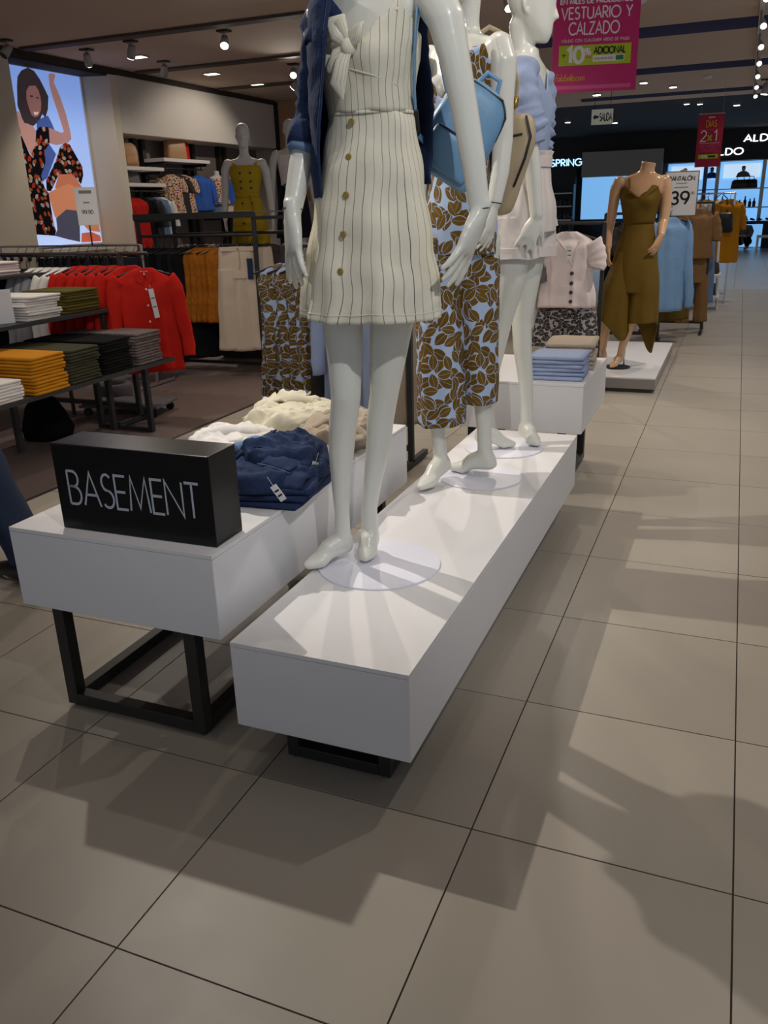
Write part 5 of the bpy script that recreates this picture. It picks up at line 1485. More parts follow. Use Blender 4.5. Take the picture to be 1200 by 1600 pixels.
# ------------------------------------------------------------------ clothes heaped on the white table
def heap(name, m, parent, outline, h, seed, amp=1.0, n=44, base=.0, folds=5, flow=1.0):
    """crumpled cloth: domed sheet with ridged folds, hem tucked to the table"""
    rings = []
    K = 110
    for j in range(n):
        t = j/(n-1)
        rg = []
        for i in range(K):
            a = 2*PI*i/K
            # radius of outline at the angle
            r = outline(a)
            rr = r*(math.sin(t*PI/2)**.75)
            x, y = rr[0] if isinstance(rr, tuple) else rr*math.cos(a), rr*math.sin(a)
            prof = max(0, 1-t**5)**.6
            r1 = 1-2*abs(noise.noise(Vector((x*6*flow+seed, y*3.5*flow, seed))))
            r2 = 1-2*abs(noise.noise(Vector((x*9+seed*2, y*15, seed+3))))
            r3 = 1-2*abs(noise.noise(Vector((x*26+seed, y*20, seed+5))))
            fold = .55*(r1-.5)+.30*(r2-.5)+.14*(r3-.5)
            z = base+h*prof*(1+.75*amp*fold)
            rg.append(Vector((x*(1+.06*fold), y*(1+.06*fold), max(base+.001, z))))
        rings.append(rg)
    mb = MB().loft(list(reversed(rings)), cap=True, uscale=.8)
    return mb.build(name, m, parent, True)
def rolled(parent, name, m, pts, r, seed, flat=.6):
    pts = interp(pts, 20)
    mb = MB().tube(pts, [r*(1+.06*math.sin(i*1.6+seed)+.12*math.sin(i*.7)) for i in range(20)], 20, flat=flat)
    return crease(wrinkle(mb, .010, 16, seed), .008, 26, seed, 1.0).build(name, m, parent, True)
def sheet(parent, name, m, c00, c10, c01, c11, bulge, seed, wave=0.0, n=14, k=3):
    """flat fold of cloth between four corners: domed, creased, with real thickness"""
    a, b, c, d = (Vector(p) for p in (c00, c10, c01, c11))
    rows = []
    for j in range(n):
        v = j/(n-1)
        rg = []
        for i in range(n):
            u = i/(n-1)
            p = a.lerp(b, u).lerp(c.lerp(d, u), v)
            r1 = 1-2*abs(noise.noise(Vector((p.x*9+seed, p.y*7, seed))))
            r2 = 1-2*abs(noise.noise(Vector((p.x*21, p.y*17+seed, seed))))
            p.z += bulge*(math.sin(PI*u)*math.sin(PI*v))**.5+.016*(r1-.6)+.007*(r2-.5)+wave*math.sin(k*2*PI*u)*v
            rg.append(p)
        rows.append(rg)
    return MB().loft(rows, cap=False, closed=False).build(name, m, parent, True, solid=.006)
ol = lambda a, b, s=0: (lambda t: a*b/math.hypot(b*math.cos(t), a*math.sin(t))*(1+.10*math.sin(3*t+s)+.05*math.sin(5*t+2*s)))
dn = thing('denim_jacket', 'indigo denim jacket heaped on the white table behind the black block', 'jacket', (-1.315, 2.24, .6), R(12))
for k in range(3):
    o = inst('folded_layer', fold_mesh('denim layer', .31, .36, .020, M['denim'], k*5+2), dn, (.0, -.01, .0005+.0205*k), (0, 0, -.12+.1*k))
heap('folded_body', M['denim'], dn, ol(.150, .19, 1), .045, 3, 1.3, base=.05)
heap('upper_layer', M['denim'], dn, ol(.115, .135, 2.2), .065, 8, 1.3, base=.085).location = (.01, .05, 0)
sheet(dn, 'back_panel', M['denim'], (-.07, -.02, .135), (.13, -.06, .09), (-.05, .15, .150), (.13, .12, .115), .018, 2)
sheet(dn, 'front_panel', M['denim'], (-.13, -.14, .075), (.14, -.18, .060), (-.08, .0, .140), (.145, -.04, .098), .012, 6)
sheet(dn, 'folded_sleeve', M['denim'], (-.155, -.05, .085), (-.05, -.02, .138), (-.14, .12, .095), (-.03, .15, .150), .014, 11)
sheet(dn, 'pocket_flap', M['denim'], (-.02, -.10, .112), (.09, -.13, .094), (-.01, -.05, .130), (.10, -.075, .110), .006, 15)
for p_ in ([(-.06, .06, .158), (.0, .05, .156), (.06, .03, .140), (.12, .02, .112)], [(-.02, -.103, .116), (.035, -.12, .112), (.09, -.133, .098)]):
    MB().tube(interp(p_, 12), .0013, 6).build('stitching', M['denim_l'], dn, True)
rolled(dn, 'sleeve', M['denim'], [(-.02, .16, .10), (.05, .15, .13), (.10, .13, .12), (.145, .06, .08)], .034, 5, .4)
rolled(dn, 'turned_cuff', M['denim_l'], [(-.13, .03, .125), (-.09, .045, .14), (-.05, .04, .135)], .03, 7)
rolled(dn, 'turned_hem', M['denim_l'], [(-.15, .09, .05), (-.13, .12, .07), (-.09, .14, .06)], .028, 9)
cg = MB().loft([[Vector((-.04+.13*u, -.03-.03*u+.05*w, .150-.05*u-.02*w+.012*math.sin(PI*u))) for u in (0, .25, .5, .75, 1)] for w in (0, .5, 1)], cap=False, closed=False)
cg.build('collar', M['denim'], dn, True, solid=.006)
price_tag(dn, .055, -.19, .075, .022, .055, tilt=-.6)
price_tag(dn, .145, -.02, .10, .02, .03, tilt=.3)
dn2 = thing('denim_shirt', 'washed denim shirt edge tucked behind the black block', 'shirt', (-1.50, 2.12, .6), R(20))
heap('folded_body', M['denim'], dn2, ol(.07, .13, 1), .09, 13, .8)
rolled(dn2, 'sleeve', M['denim_l'], [(-.10, .02, .05), (-.06, .06, .08), (-.0, .08, .085)], .026, 5)
wb = thing('white_blouse', 'white blouse spread along the far left of the white table', 'blouse', (-1.70, 2.62, .6), R(8))
heap('folded_body', M['white_c'], wb, ol(.17, .17, 2), .055, 21, 1.2)
rolled(wb, 'sleeve', M['white_c'], [(-.15, -.08, .03), (-.10, -.04, .06), (-.02, .0, .07), (.08, .02, .06)], .026, 4)
sheet(wb, 'front_panel', M['white_c'], (-.17, -.10, .03), (.05, -.09, .05), (-.14, .06, .06), (.10, .07, .06), .02, 4, .012)
rolled(wb, 'collar', M['white_c'], [(-.14, -.02, .05), (-.11, .05, .065), (-.05, .08, .06)], .022, 6)
cb = thing('cream_blouse', 'cream blouse with ruffled collar heaped at the far end of the white table', 'blouse', (-1.60, 2.93, .6), R(-10))
heap('folded_body', M['cream_l'], cb, ol(.24, .17, .4), .085, 31, 1.2)
sheet(cb, 'front_panel', M['cream_l'], (-.22, -.08, .05), (.12, -.11, .07), (-.18, .10, .10), (.18, .08, .09), .02, 7, .014)
sheet(cb, 'collar', M['cream_l'], (-.20, .02, .09), (-.02, .04, .115), (-.19, .09, .115), (.0, .11, .135), .01, 9, .016, k=4)
rolled(cb, 'ruffle', M['cream_l'], [(-.18, .02, .08), (-.12, .07, .115), (-.04, .06, .12), (.03, .09, .11)], .026, 3)
rolled(cb, 'sleeve', M['cream_l'], [(-.16, -.10, .05), (-.06, -.08, .09), (.06, -.11, .08), (.15, -.09, .05)], .028, 8)
gb = thing('beige_blouse', 'crumpled beige blouse heaped on the white table behind the denim', 'blouse', (-1.36, 2.82, .6), R(15))
heap('folded_body', M['beige'], gb, ol(.15, .20, 1.3), .08, 41, 1.4)
sheet(gb, 'front_panel', M['beige'], (-.13, -.18, .05), (.13, -.19, .05), (-.11, .10, .10), (.14, .10, .09), .02, 3, .012)
for k in range(4):
    rolled(gb, 'sleeve_fold', M['beige'], [(-.12+.02*k, -.12+.07*k, .06), (-.03, -.08+.07*k, .10), (.05, -.10+.07*k, .10), (.12, -.13+.08*k, .06)], .022, k*3)
for k in range(3):
    o = inst('folded_beige_blouse', fold_mesh('folded beige', .24, .26, .016, M['beige'], k), None, (-1.33, 2.50, .601+.0165*k), (0, 0, .1*k))
    tag(o, 'flat folded beige top between the denim and the beige heap, %s from the bottom' % ORD[k], 'folded garment', 'flat beige tops on the table')

# stacks on the small box table
def stack2(name, lab, top, group, x, y, z, n, w, d, h, m, rz=0.0):
    ms = [fold_mesh(name, w, d, h, m, s) for s in (2, 5, 11)]
    for k in range(n):
        o = inst(name, ms[k % 3], None, (x+rnd.uniform(-.008, .008), y+rnd.uniform(-.008, .008), z+.0008+k*h*1.02), (0, 0, rz+rnd.uniform(-.03, .03)))
        tag(o, lab+', %s from the bottom' % ORD[k] if k < n-1 else top, 'folded garment', group)
stack2('folded_blue_shirt', 'folded pale blue shirt in the stack on the small box table', 'topmost folded pale blue shirt on the small box table', 'pale blue shirts on the box table', -.795, 4.32, .6, 6, .25, .27, .020, M['lightblue'], R(-88))
stack2('folded_beige_shirt', 'folded beige garment behind the pale blue stack', 'topmost folded beige garment behind the pale blue stack', 'beige garments on the box table', -.80, 4.68, .6, 6, .34, .26, .022, M['beige'], R(-84))

# ------------------------------------------------------------------ racks right of centre
straight_rack('clothes_rack', 'dark rail rack with the white buttoned blouse', -1.75, -.92, 6.55, 1.30, M['darkgrey'], .014)
wbl = hung('blouse', top_mesh('white blouse', .185, .62, .14, M['blush'], 3, .06, .05, .085), 'white cropped blouse with four dark buttons facing the aisle', 'blouse', (-1.15, 6.40, 1.33), R(8))
for z in (-.37, -.44, -.505, -.57):
    MB().tube([(.035, -.070, z), (.035, -.088, z)], [.015, .013], 12, ends=False).build('button', M['button_k'], wbl)
price_tag(wbl, .01, -.078, -.18, .035, .10, tilt=0)
MB().tube([(-.09, -.045, -.12), (-.02, -.070, -.20), (.035, -.078, -.32)], .006, 6).build('neckline', M['blush'], wbl, True)
MB().tube([(.10, -.045, -.12), (.06, -.070, -.20), (.035, -.078, -.32)], .006, 6).build('neckline', M['blush'], wbl, True)
hung('printed_skirt', trouser_mesh('dark print trousers', .17, .50, M['leaf_d'], 6, 1.25), 'dark leaf print trousers hanging under the white cropped blouse', 'trousers', (-1.15, 6.44, .92), R(8), None, CLIP)
for k, c in enumerate(('black_c', 'char', 'brown_c', 'white_c', 'grey_c')):
    hung('hanging_blouse', top_mesh('row top', .18, .75, .2, M[c], k, .05), ('black top hanging behind the white cropped blouse', 'charcoal top hanging behind the white cropped blouse', 'brown top hanging behind the white cropped blouse', 'white top hanging behind the white cropped blouse', 'grey top hanging behind the white cropped blouse')[k], 'top', (-1.65+.1*k, 6.55, 1.30), R(65))
rk = straight_rack('clothes_rack', 'dark rail rack behind the olive jumpsuit mannequin', -1.3, -.70, 9.3, 1.32, M['darkgrey'], .016)
MB().tube([(.30, 0, 1.32), (.52, 0, 1.32)], .0128, 10).build('rail_end', M['darkgrey'], rk, True)
BS = top_mesh('sky blue shirt', .20, 1.0, .78, M['skyblue'], 5, .06)
hung('long_shirt', BS, 'long sky blue shirt hanging beside the olive jumpsuit', 'shirt', (-.66, 9.25, 1.36), R(35))
OLD = top_mesh('olive dress', .20, 1.12, 0, M['olive_j'], 2, .06, .1)
hung('olive_dress', OLD, 'olive dress hanging behind the sky blue shirt', 'dress', (-.62, 9.6, 1.34), R(40))
BRT = top_mesh('brown top', .20, .60, .22, M['brown_c'], 2, .06, 0, .08)
BRP = trouser_mesh('brown trousers', .15, .80, M['brown_c'], 3)
hung('brown_blouse', BRT, 'tobacco brown short sleeved top hanging behind the price stand', 'top', (-.44, 10.2, 1.42), R(35))
hung('brown_trousers', BRP, 'tobacco brown trousers hanging under the brown top', 'trousers', (-.42, 10.25, .92), R(35), None, CLIP)
hung('blue_trousers', trouser_mesh('washed trousers', .13, .8, M['denim_l'], 3), 'washed denim trousers hanging at the back of the price stand rail', 'trousers', (-.36, 10.6, 1.1), R(40), None, CLIP)
straight_rack('clothes_rack', 'dark rail rack carrying the tobacco brown clothes', -.95, -.30, 10.3, 1.40, M['darkgrey'], .016)
for k, c in enumerate(('black_c', 'char', 'olive_d', 'black_c')):
    hung('hanging_blouse', top_mesh('row top b', .18, .85, .2, M[c], k, .05), ('black top deep in the rail behind the olive jumpsuit', 'charcoal top deep in the rail behind the olive jumpsuit', 'dark olive top deep in the rail behind the olive jumpsuit', 'black top at the inner end of the rail behind the olive jumpsuit')[k], 'top', (-1.2+.12*k, 9.3, 1.32), R(60))
# price stand with card
ps = thing('price_stand', 'framed trouser price card on a stand above the rail', 'sign', (-.585, 9.27, .0), R(4))
MB().box(-.03, .03, .0, .045, 1.295, 1.345).build('rail_clamp', M['steel'], ps, bevel=.003)
MB().tube([(0, .016, 1.34), (0, .014, 1.50)], .007, 8).build('stem', M['steel'], ps, True)
MB().box(-.16, .16, -.008, .008, 1.28, 1.70).build('frame', M['grey_c'], ps, bevel=.003)
MB().box(-.15, .15, -.0095, -.008, 1.29, 1.69).build('card', M['paper'], ps)
write('PANTALÓN', .036, .20, M['print_k'], ps, 0, 1.615, -.0098, 'c', .235)
MB().box(-.05, .05, -.0105, -.0095, 1.585, 1.592).build('print', M['print_grey'], ps)
MB().box(-.065, .065, -.0105, -.0095, 1.548, 1.556).build('print', M['print_grey'], ps)
write('39', .115, .17, M['print_k'], ps, -.005, 1.395, -.0098, 'c', .165, gap=.2)
write('90', .022, .18, M['print_grey'], ps, .095, 1.485, -.0098, 'l', .03)
# far rack and white shelf unit by the aisle
straight_rack('clothes_rack', 'chrome rail rack with yellow and white tops farther along the aisle', -.80, -.12, 13.6, 1.50, M['chrome'], .014)
for k, (c, l) in enumerate((('mustard', 'mustard top hanging on the far chrome rail'), ('amber', 'amber top hanging on the far chrome rail'), ('mustard', 'second mustard top hanging on the far chrome rail'), ('white_c', 'white top hanging on the far chrome rail'), ('cream_l', 'cream top hanging on the far chrome rail'), ('mustard', 'mustard top at the aisle end of the far chrome rail'))):
    hung('hanging_blouse', top_mesh('far top', .2, .95, .3, M[c], k, .06), l, 'top', (-.68+.10*k, 13.6, 1.50), R(35))
su = thing('shelf_unit', 'white two shelf unit with dark bags beside the aisle', 'shelf', (-.42, 12.6, 0))
for x in (-.34, .18):
    MB().tube([(x+.05, -.1, 0), (x, .0, .55), (x-.02, .05, 1.0)], .018, 10).build('leg', M['shelf_w'], su, True)
for z in (.16, .44):
    MB().box(-.4, .24, -.22, .25, z, z+.03).build('shelf_board', M['shelf_w'], su, bevel=.004)
for k, (x, z, l) in enumerate(((-.15, .47, 'black bag on the upper board of the white shelf unit'), (.10, .47, 'dark bag at the aisle end of the upper board'), (-.1, .19, 'black bag on the lower board of the white shelf unit'), (.12, .19, 'small dark bag at the aisle end of the lower board'))):
    t = thing('handbag', l, 'handbag', (-.42+x, 12.58, z), R(20*k))
    MB().loft([ring(0, 0, zz, a, b_, 0, 24, p=4) for zz, a, b_ in ((.0, .10, .05), (.02, .115, .06), (.13, .10, .045), (.15, .09, .03))]).build('body', M['bag_black'] if k % 2 == 0 else M['bag_brown'], t, True)
    MB().tube([(-.05, 0, .14), (-.03, 0, .20), (.03, 0, .20), (.05, 0, .14)], .006, 8).build('handle', M['bag_black'], t, True)
t = thing('handbag', 'black bag hanging in front of the far yellow tops', 'handbag', (-.30, 13.5, .97))
MB().loft([ring(0, 0, zz, a, b_, 0, 24, p=4) for zz, a, b_ in ((.0, .18, .06), (.03, .2, .08), (.24, .18, .06), (.27, .16, .04))]).build('body', M['bag_black'], t, True)
MB().tube([(-.1, 0, .25), (-.08, .05, .46), (.0, .2, .53), (.08, .05, .46), (.1, 0, .25)], .008, 8).build('handle', M['bag_black'], t, True)
# second beige mannequin farther along, arm on hip, brown top
def far_clothes(t):
    d = cloth_loft([(1.45, 0, 0, .15, .08, 0), (1.30, 0, 0, .15, .13, 0), (1.15, 0, 0, .125, .10, .01), (.95, 0, 0, .16, .125, .02), (.75, 0, 0, .19, .16, .05)], 0, 40, 7)
    d.build('dress', M['brown_c'], t, True, solid=.004)
back_mannequin('beige mannequin in a brown dress behind the price card', (-.75, 12.0, 0.0), R(20), far_clothes, M['plastic_s'])

# ------------------------------------------------------------------ hanging banners and exit sign
def banner(name, lab, loc, rz, w, h, m):
    t = thing(name, lab, 'banner', loc, rz)
    MB().box(-w/2, w/2, -.003, .003, 0, h).build('print_sheet', m, t)
    MB().tube([(-w/2, 0, h), (w/2, 0, h)], .01, 8).build('top_bar', M['fixture'], t, True)
    for q in (-1, 1):
        MB().tube([(q*w*.42, 0, h), (q*w*.42, 0, CZ-loc[2])], .002, 5).build('cord', M['fixture'], t)
    return t
b1 = banner('hanging_banner', 'magenta sale banner with a lime strip hanging over the aisle', (-.98, 6.07, 2.115), R(15.5), .535, .80, M['pink'])
Y0 = -.0035
def rect(parent, n, x0, x1, z0, z1, m, y=Y0, t=.0006):
    return MB().box(x0, x1, y-t, y, z0, z1).build(n, m, parent)
write('EN MILES DE PRODUCTOS', .026, .24, M['print_w'], b1, -.005, .502, Y0, 'c', .44)
write('VESTUARIO Y', .062, .14, M['print_w'], b1, .0, .418, Y0, 'c', .435)
write('CALZADO', .066, .14, M['print_w'], b1, -.012, .330, Y0, 'c', .31)
write('VÁLIDO CON CUALQUIER MEDIO DE PAGO', .016, .14, M['print_w'], b1, .0, .288, Y0, 'c', .42, gap=.3)
rect(b1, 'lime_strip', -.225, .225, .155, .27, M['lime'])
write('+', .05, .09, M['print_k'], b1, -.208, .192, Y0-.0007, 'l')
write('10', .085, .24, M['print_w'], b1, -.172, .172, Y0-.0007, 'l', .10, gap=.16)
write('%', .035, .2, M['print_w'], b1, -.062, .215, Y0-.0007, 'l', .036)
rect(b1, 'small_print', -.062, -.02, .195, .203, M['print_p'], Y0-.0006)
write('ADICIONAL', .036, .22, M['print_k'], b1, -.005, .218, Y0-.0007, 'l', .195)
rect(b1, 'white_label', -.012, .185, .172, .208, M['print_w'], Y0-.0006)
write('EXCLUSIVO CON', .011, .16, M['print_grey'], b1, .0, .184, Y0-.0013, 'l', .115) if all(c in GL for c in 'EXCLUSIVO CON') else None
rect(b1, 'green_label', .132, .18, .176, .204, M['print_g'], Y0-.0012)
write('falabella.com', .040, .09, M['print_y'], b1, -.245, .068, Y0, 'l', .185, gap=.05, slant=.2)
rect(b1, 'fine_print', -.255, .235, .018, .040, M['print_p'])
b2 = banner('hanging_banner', 'crimson two for one banner hanging far down the aisle', (-.67, 17.0, 1.96), R(2), .42, .86, M['crimson'])
rect(b2, 'print', -.05, .06, .795, .81, M['print_w'])
write('DÍAS', .10, .16, M['print_y'], b2, .01, .65, Y0, 'c', .17)
rect(b2, 'rule', -.17, .17, .605, .610, M['print_p'])
write('2', .17, .11, M['print_w'], b2, -.15, .42, Y0, 'l', .09)
write('x', .17, .14, M['lime'], b2, -.035, .43, Y0, 'l', .065)
write('1', .17, .11, M['print_w'], b2, .07, .42, Y0, 'l', .05)
rect(b2, 'rule', -.17, .17, .385, .390, M['print_w'])
write('VESTUARIO Y', .05, .13, M['print_p'], b2, 0, .315, Y0, 'c', .33)
write('CALZADO', .05, .13, M['print_p'], b2, 0, .250, Y0, 'c', .24)
rect(b2, 'lime_strip', -.165, .165, .135, .205, M['lime'])
write('10%', .045, .2, M['print_w'], b2, -.12, .148, Y0-.0007, 'l', .10)
rect(b2, 'print', .0, .12, .155, .185, M['print_k'], Y0-.0006)
ex = thing('exit_sign', 'white exit sign with a black arrow hanging from the ceiling', 'sign', (-1.805, 12.03, 2.375), R(9))
MB().box(-.135, .135, -.006, .006, 0, .18).build('panel', mat('lit exit panel', C(170, 172, 160), .5, emit=C(170, 172, 160), es=.25), ex, bevel=.002)
for q in (-.1, .1):
    MB().tube([(q, 0, .18), (q, 0, CZ-2.375)], .003, 6).build('hanger_rod', M['steel'], ex)
write('SALIDA', .085, .20, M['print_k'], ex, -.03, .045, -.0065, 'l', .15, gap=.12)
MB().prism([(-.118, .09), (-.085, .125), (-.085, .105), (-.045, .105), (-.045, .075), (-.085, .075), (-.085, .055)], 'y', -.0075, -.0062).build('arrow', M['print_k'], ex)

# ceiling smoke detectors and downlights over the aisle
DWN = 'round downlights in the dark ceiling'
for x, y, r_, lit in ((-1.75, 16.0, .07, True), (-1.35, 16.9, .07, True), (-2.7, 17.2, .08, True), (-3.0, 20.5, .07, True), (-1.3, 20.0, .06, True), (-1.05, 20.2, .06, True), (-.35, 21.0, .07, True), (-4.2, 22.5, .07, True), (-3.2, 23.5, .07, True)):
    t = thing('ceiling_downlight', 'round lit downlight in the ceiling beyond the magenta banner', 'downlight', (x, y, CZ), 0, DWN)
    MB().loft([ring(0, 0, z, a, a, 0, 24) for z, a in ((-.03, r_), (-.001, r_*1.05))]).build('trim_ring', M['fixture'], t)
    MB().loft([ring(0, 0, z, a, a, 0, 24) for z, a in ((-.036, r_*.85), (-.0305, r_*.88))]).build('lens', M['lens'], t)
    if y > 20.4:
        L = bpy.data.lights.new('downlight_lamp', 'SPOT'); L.energy = 70*POWER; L.spot_size = R(140); L.spot_blend = .6; L.color = (.9, .95, 1); L.shadow_soft_size = .06
        o = bpy.data.objects.new('downlight_lamp', L); o.location = (0, 0, -.06); COL.objects.link(o); o.parent = t
for x, y, l in ((-1.15, 9.6, 'round white smoke detector on the ceiling right of the magenta banner'), (-.75, 15.9, 'round white smoke detector farther along the aisle ceiling')):
    t = thing('smoke_detector', l, 'smoke detector', (x, y, CZ))
    MB().loft([ring(0, 0, z, a, a, 0, 28) for z, a in ((-.055, .03), (-.05, .06), (-.03, .075), (-.0005, .08))]).build('housing', M['shelf_w'], t, True)
    MB().ball((.04, 0, -.045), .006, .006, .006, 8, 6).build('indicator', M['red'], t, True)
tk = thing('lighting_track', 'grey lighting track with spotlights running along the aisle ceiling', 'track', (-.03, 13.5, CZ))
MB().box(-.025, .025, -4.6, 5.0, -.05, -.0005).build('rail', M['fixture'], tk, bevel=.003)
for k in range(7):
    y = -4.2+k*1.4
    o = MB().tube([(0, y, -.05), (.0, y, -.10), (.02, y-.06, -.16), (.03, y-.12, -.20)], [.012, .014, .032, .035], 12, ends=False).build('lamp_head', M['fixture'], tk, True)
    MB().tube([(.0315, y-.126, -.204), (.0325, y-.130, -.207)], .030, 12, ends=False).build('lens', M['lens'], o)

# ------------------------------------------------------------------ goods in the far shop
for x, z, c, l, w in ((-.15, 1.68, 'bag_brown', 'large dark brown handbag on the far shop shelf', .26), (.15, 1.68, 'bag_black', 'black handbag next to the brown one on the far shop shelf', .18), (.85, 1.68, 'bag_tan', 'tan handbag on the rightmost far shop shelf', .2), (-1.05, 1.15, 'bag_tan', 'tan handbag on the low shelf left of the lit bay', .13)):
    t = thing('handbag', l, 'handbag', (x, 28.7, z))
    MB().loft([ring(0, 0, zz, a, b_, 0, 24, p=4) for zz, a, b_ in ((.0, w*.95, .08), (.02, w, .1), (.2, w*.9, .07), (.24, w*.7, .05))]).build('body', M[c], t, True)
    MB().tube([(-w*.4, 0, .22), (-w*.3, 0, .32), (w*.3, 0, .32), (w*.4, 0, .22)], .012, 8).build('handle', M[c], t, True)
BT = MB().loft([ring(0, 0, z, a, a, 0, 14) for z, a in ((0, .04), (.01, .045), (.16, .045), (.2, .02), (.27, .018), (.28, .018))]).mesh('bottle'); BT.materials.append(M['bag_black'])
for k in range(8):
    o = inst('bottle', BT, None, (-.62+.13*k+rnd.uniform(-.02, .02), 28.65, 1.15), (0, 0, 0))
    o.scale = (1, 1, rnd.uniform(.6, 1.15)); tag(o, 'small dark bottle, %s from the left on the far shop shelf' % ORD[k], 'bottle', 'bottles on the far shop shelf')
shoe = MB().tube([(-.10, 0, .05), (-.05, 0, .045), (.03, 0, .03), (.10, 0, .022)], [.035, .038, .034, .022], 12, flat=.85).mesh('shoe'); shoe.materials.append(M['bag_black'])
for k in range(10):
    o = inst('shoe', shoe, None, (-.9+.2*k, 28.1, .77), (0, 0, R(60+rnd.uniform(-15, 15))))
    tag(o, 'dark shoe, %s from the left on the long black counter' % ORD[k], 'shoe', 'shoes on the far counter')
for k in range(4):
    o = inst('shoe', shoe, None, (-3.7+.32*k, 28.45, (1.7 if k % 2 else 1.35)+.002), (0, 0, R(60)))
    tag(o, 'dark shoe, %s from the left in the blue lit window' % ORD[k], 'shoe', 'shoes in the blue lit window')

# shelf unit in the dark shop under the blue white sign
su = thing('shelf_unit', 'white shelf boards with dark goods in the shop under the blue white sign', 'shelf', (-5.35, 27.6, 0))
for x in (-.5, .46):
    MB().box(x, x+.04, -.18, .18, 0, 1.95).build('upright', M['steel'], su)
for z in (.9, 1.3, 1.68):
    MB().box(-.46, .46, -.18, .18, z, z+.035).build('shelf_board', M['shelf_w'], su)
for k in range(6):
    t = thing('handbag', 'dark bag, %s on the boards under the blue white sign' % ORD[k], 'handbag', (-5.62+.27*(k % 3), 27.6, (.936, 1.336)[k//3]), 0, 'bags in the dark shop')
    MB().loft([ring(0, 0, zz, a, b_, 0, 20, p=4) for zz, a, b_ in ((.0, .09, .05), (.02, .10, .06), (.17, .09, .045), (.19, .08, .03))]).build('body', M['bag_black'] if k % 2 else M['bag_brown'], t, True)
    MB().tube([(-.05, 0, .18), (-.03, 0, .25), (.03, 0, .25), (.05, 0, .18)], .007, 8).build('handle', M['bag_black'], t, True)

# ------------------------------------------------------------------ people
# passer-by cut by the left edge: dark jeans, dark top, mid stride
pe = thing('person', 'passer-by in dark jeans and dark shoes at the left edge', 'person', (-2.97, 2.30, 0), R(-90))
mb = MB()
torso(mb, [(.82, 0, 0, .12, .09), (.92, 0, 0, .165, .12), (1.02, 0, 0, .16, .115), (1.12, 0, 0, .145, .10), (1.28, 0, 0, .165, .11), (1.40, 0, 0, .19, .10), (1.46, 0, 0, .16, .07), (1.49, 0, 0, .07, .055)], 0, 20)
mb.tube([(0, 0, 1.46), (0, 0, 1.52), (0, -.01, 1.56)], [.056, .052, .054], 14)
head(mb, Vector((0, -.03, 1.51)), 0, 0, 1.0)
for q, dy in ((-1, .36), (1, -.20)):
    mb.tube([(q*.09, 0, .92), (q*.10, dy*.5, .52), (q*.10, dy*.82, .28), (q*.10, dy, .09)], [.095, .066, .054, .04], 14)
    foot(mb, (q*.10, dy, .10), (q*.10, dy+.02, .045), (q*.11, dy-.19, .028), .042)
    mb.tube([(q*.18, 0, 1.41), (q*.23, .0, 1.32), (q*.25, .02, 1.15), (q*.26, -.04, 1.0), (q*.26, -.10, .88)], [.055, .05, .043, .037, .03], 12)
    hand(mb, (q*.26, -.10, .88), (0, -.25, -1), (q, 0, 0), -q, 1.05, .4, .3, .5)
fuse('body', mb, .010, M['skin'], pe, 4)
tr_ = cloth_loft([(1.03, 0, 0, .17, .125, 0), (.92, 0, 0, .178, .132, .0), (.80, 0, 0, .175, .125, .0)], 0, 40, 5)
jn = tr_.build('jeans', M['navy'], pe, True, solid=.004)
for q, dy in ((-1, .36), (1, -.20)):
    lg = cloth_loft([(.90, q*.088, 0, .104, .118, 0), (.55, q*.10, dy*.48, .086, .094, .03), (.30, q*.10, dy*.80, .077, .084, .05), (.09, q*.10, dy, .072, .08, .07)], 0, 32, 5)
    wrinkle(lg, .010, 10, q).build('jeans_leg', M['navy'], jn, True, solid=.004)
    s_ = MB().tube([(q*.10, dy+.06, .045), (q*.10, dy-.02, .052), (q*.105, dy-.12, .045), (q*.11, dy-.205, .034)], [.045, .048, .046, .034], 14, flat=.9)
    s_.v = [(a, b_, max(.0, c)) for a, b_, c in s_.v]
    s_.build('shoe', M['bag_black'], pe, True)
    slv = MB().tube([(q*.17, 0, 1.42), (q*.232, .0, 1.32), (q*.252, .02, 1.15), (q*.262, -.05, 1.0), (q*.262, -.09, .91)], [.068, .064, .056, .050, .044], 14)
    wrinkle(slv, .008, 14, 3).build('sleeve', M['black_c'], pe, True)
tp = cloth_loft([(.90, 0, 0, .185, .14, .02), (1.10, 0, 0, .168, .122, .02), (1.28, 0, 0, .182, .125, .01), (1.40, 0, 0, .202, .112, 0), (1.47, 0, 0, .165, .08, 0), (1.50, 0, 0, .075, .062, 0)], 0, 40, 5)
wrinkle(tp, .006, 12, 2).build('top', M['black_c'], pe, True, solid=.004)
hr = MB().loft([ring(0, r[1], r[0], r[2], r[3], 0, 20) for r in interp([(1.56, .05, .05, .05), (1.63, .025, .075, .08), (1.69, .01, .076, .09), (1.74, .008, .055, .07), (1.765, .008, .015, .02)], 12)])
wrinkle(hr, .006, 20, 1).build('hair', M['bag_black'], pe, True)
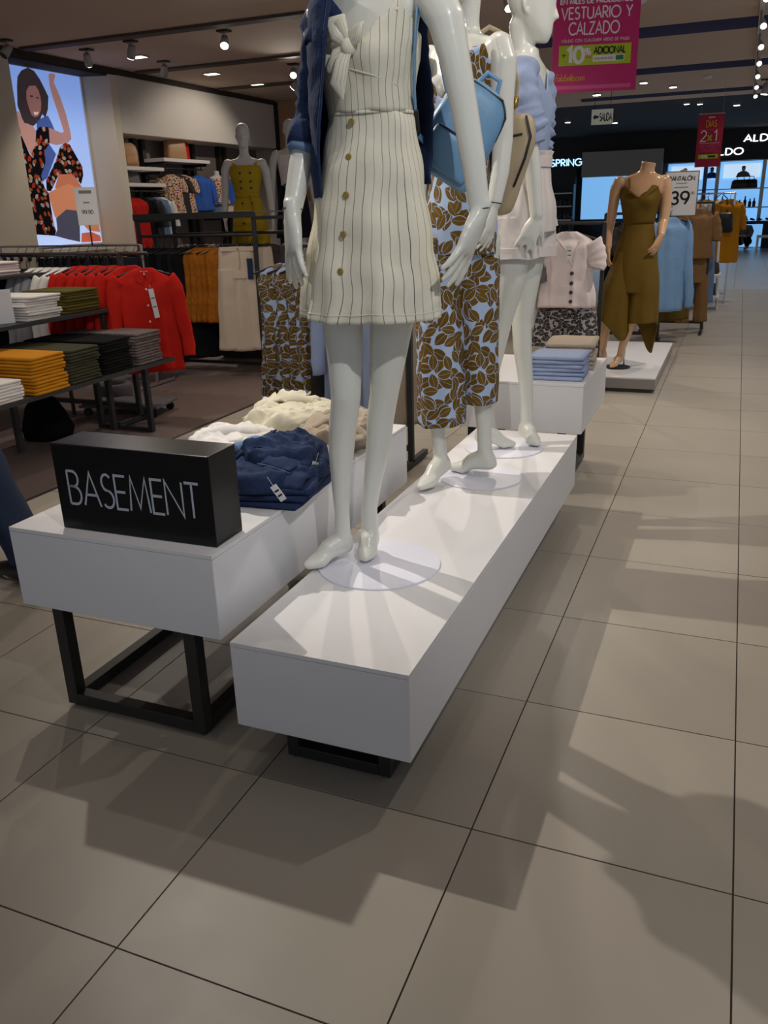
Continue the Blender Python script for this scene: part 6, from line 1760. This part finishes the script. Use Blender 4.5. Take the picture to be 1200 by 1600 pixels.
# person crouching by the far counter
pc = thing('person', 'person in a grey top crouching in front of the far lit counter', 'person', (.12, 27.5, 0), R(-25))
mb = MB()
torso(mb, [(.16, .0, .05, .12, .10), (.26, 0, .05, .17, .14), (.40, 0, 0, .16, .12), (.55, 0, -.06, .18, .11), (.64, 0, -.09, .17, .08), (.67, 0, -.10, .07, .055)], 0, 18)
mb.tube([(0, -.10, .65), (0, -.12, .70), (0, -.13, .74)], [.055, .05, .05], 12)
head(mb, Vector((0, -.16, .70)), 0, R(15), 1.0)
for q in (-1, 1):
    mb.tube([(q*.10, .03, .22), (q*.20, -.25, .36), (q*.20, -.27, .34), (q*.16, -.12, .12), (q*.16, -.10, .08)], [.09, .075, .07, .05, .04], 12)
    foot(mb, (q*.16, -.10, .09), (q*.16, -.08, .045), (q*.17, -.30, .028), .042)
    mb.tube([(q*.18, -.07, .61), (q*.25, -.12, .50), (q*.27, -.20, .40), (q*.20, -.34, .38), (q*.12, -.42, .40)], [.056, .05, .045, .038, .03], 12)
    hand(mb, (q*.12, -.42, .40), (-q*.2, -1, 0), (0, 0, 1), -q, 1.0, .5, .3, .5)
fuse('body', mb, .012, M['skin'], pc, 4)
tp = cloth_loft([(.24, 0, .05, .188, .158, .02), (.40, 0, 0, .18, .14, .02), (.55, 0, -.06, .196, .126, .01), (.645, 0, -.09, .18, .09, 0), (.675, 0, -.10, .08, .065, 0)], 0, 36, 5)
tp.build('top', M['grey_c'], pc, True, solid=.004)
for q in (-1, 1):
    MB().tube([(q*.17, -.07, .61), (q*.255, -.12, .50), (q*.275, -.20, .40), (q*.205, -.33, .38)], [.07, .064, .058, .05], 12).build('sleeve', M['grey_c'], pc, True)
    MB().tube([(q*.10, .05, .21), (q*.20, -.26, .36)], [.115, .09], 14).build('trouser_leg', M['black_c'], pc, True)
    MB().tube([(q*.20, -.27, .35), (q*.16, -.11, .10)], [.084, .06], 14).build('trouser_leg', M['black_c'], pc, True)
MB().loft([ring(0, r[1], r[0], r[2], r[3], 0, 18) for r in interp([(.80, -.07, .06, .06), (.86, -.11, .076, .09), (.91, -.12, .06, .08), (.955, -.12, .015, .02)], 10)]).build('hair', M['bag_black'], pc, True)
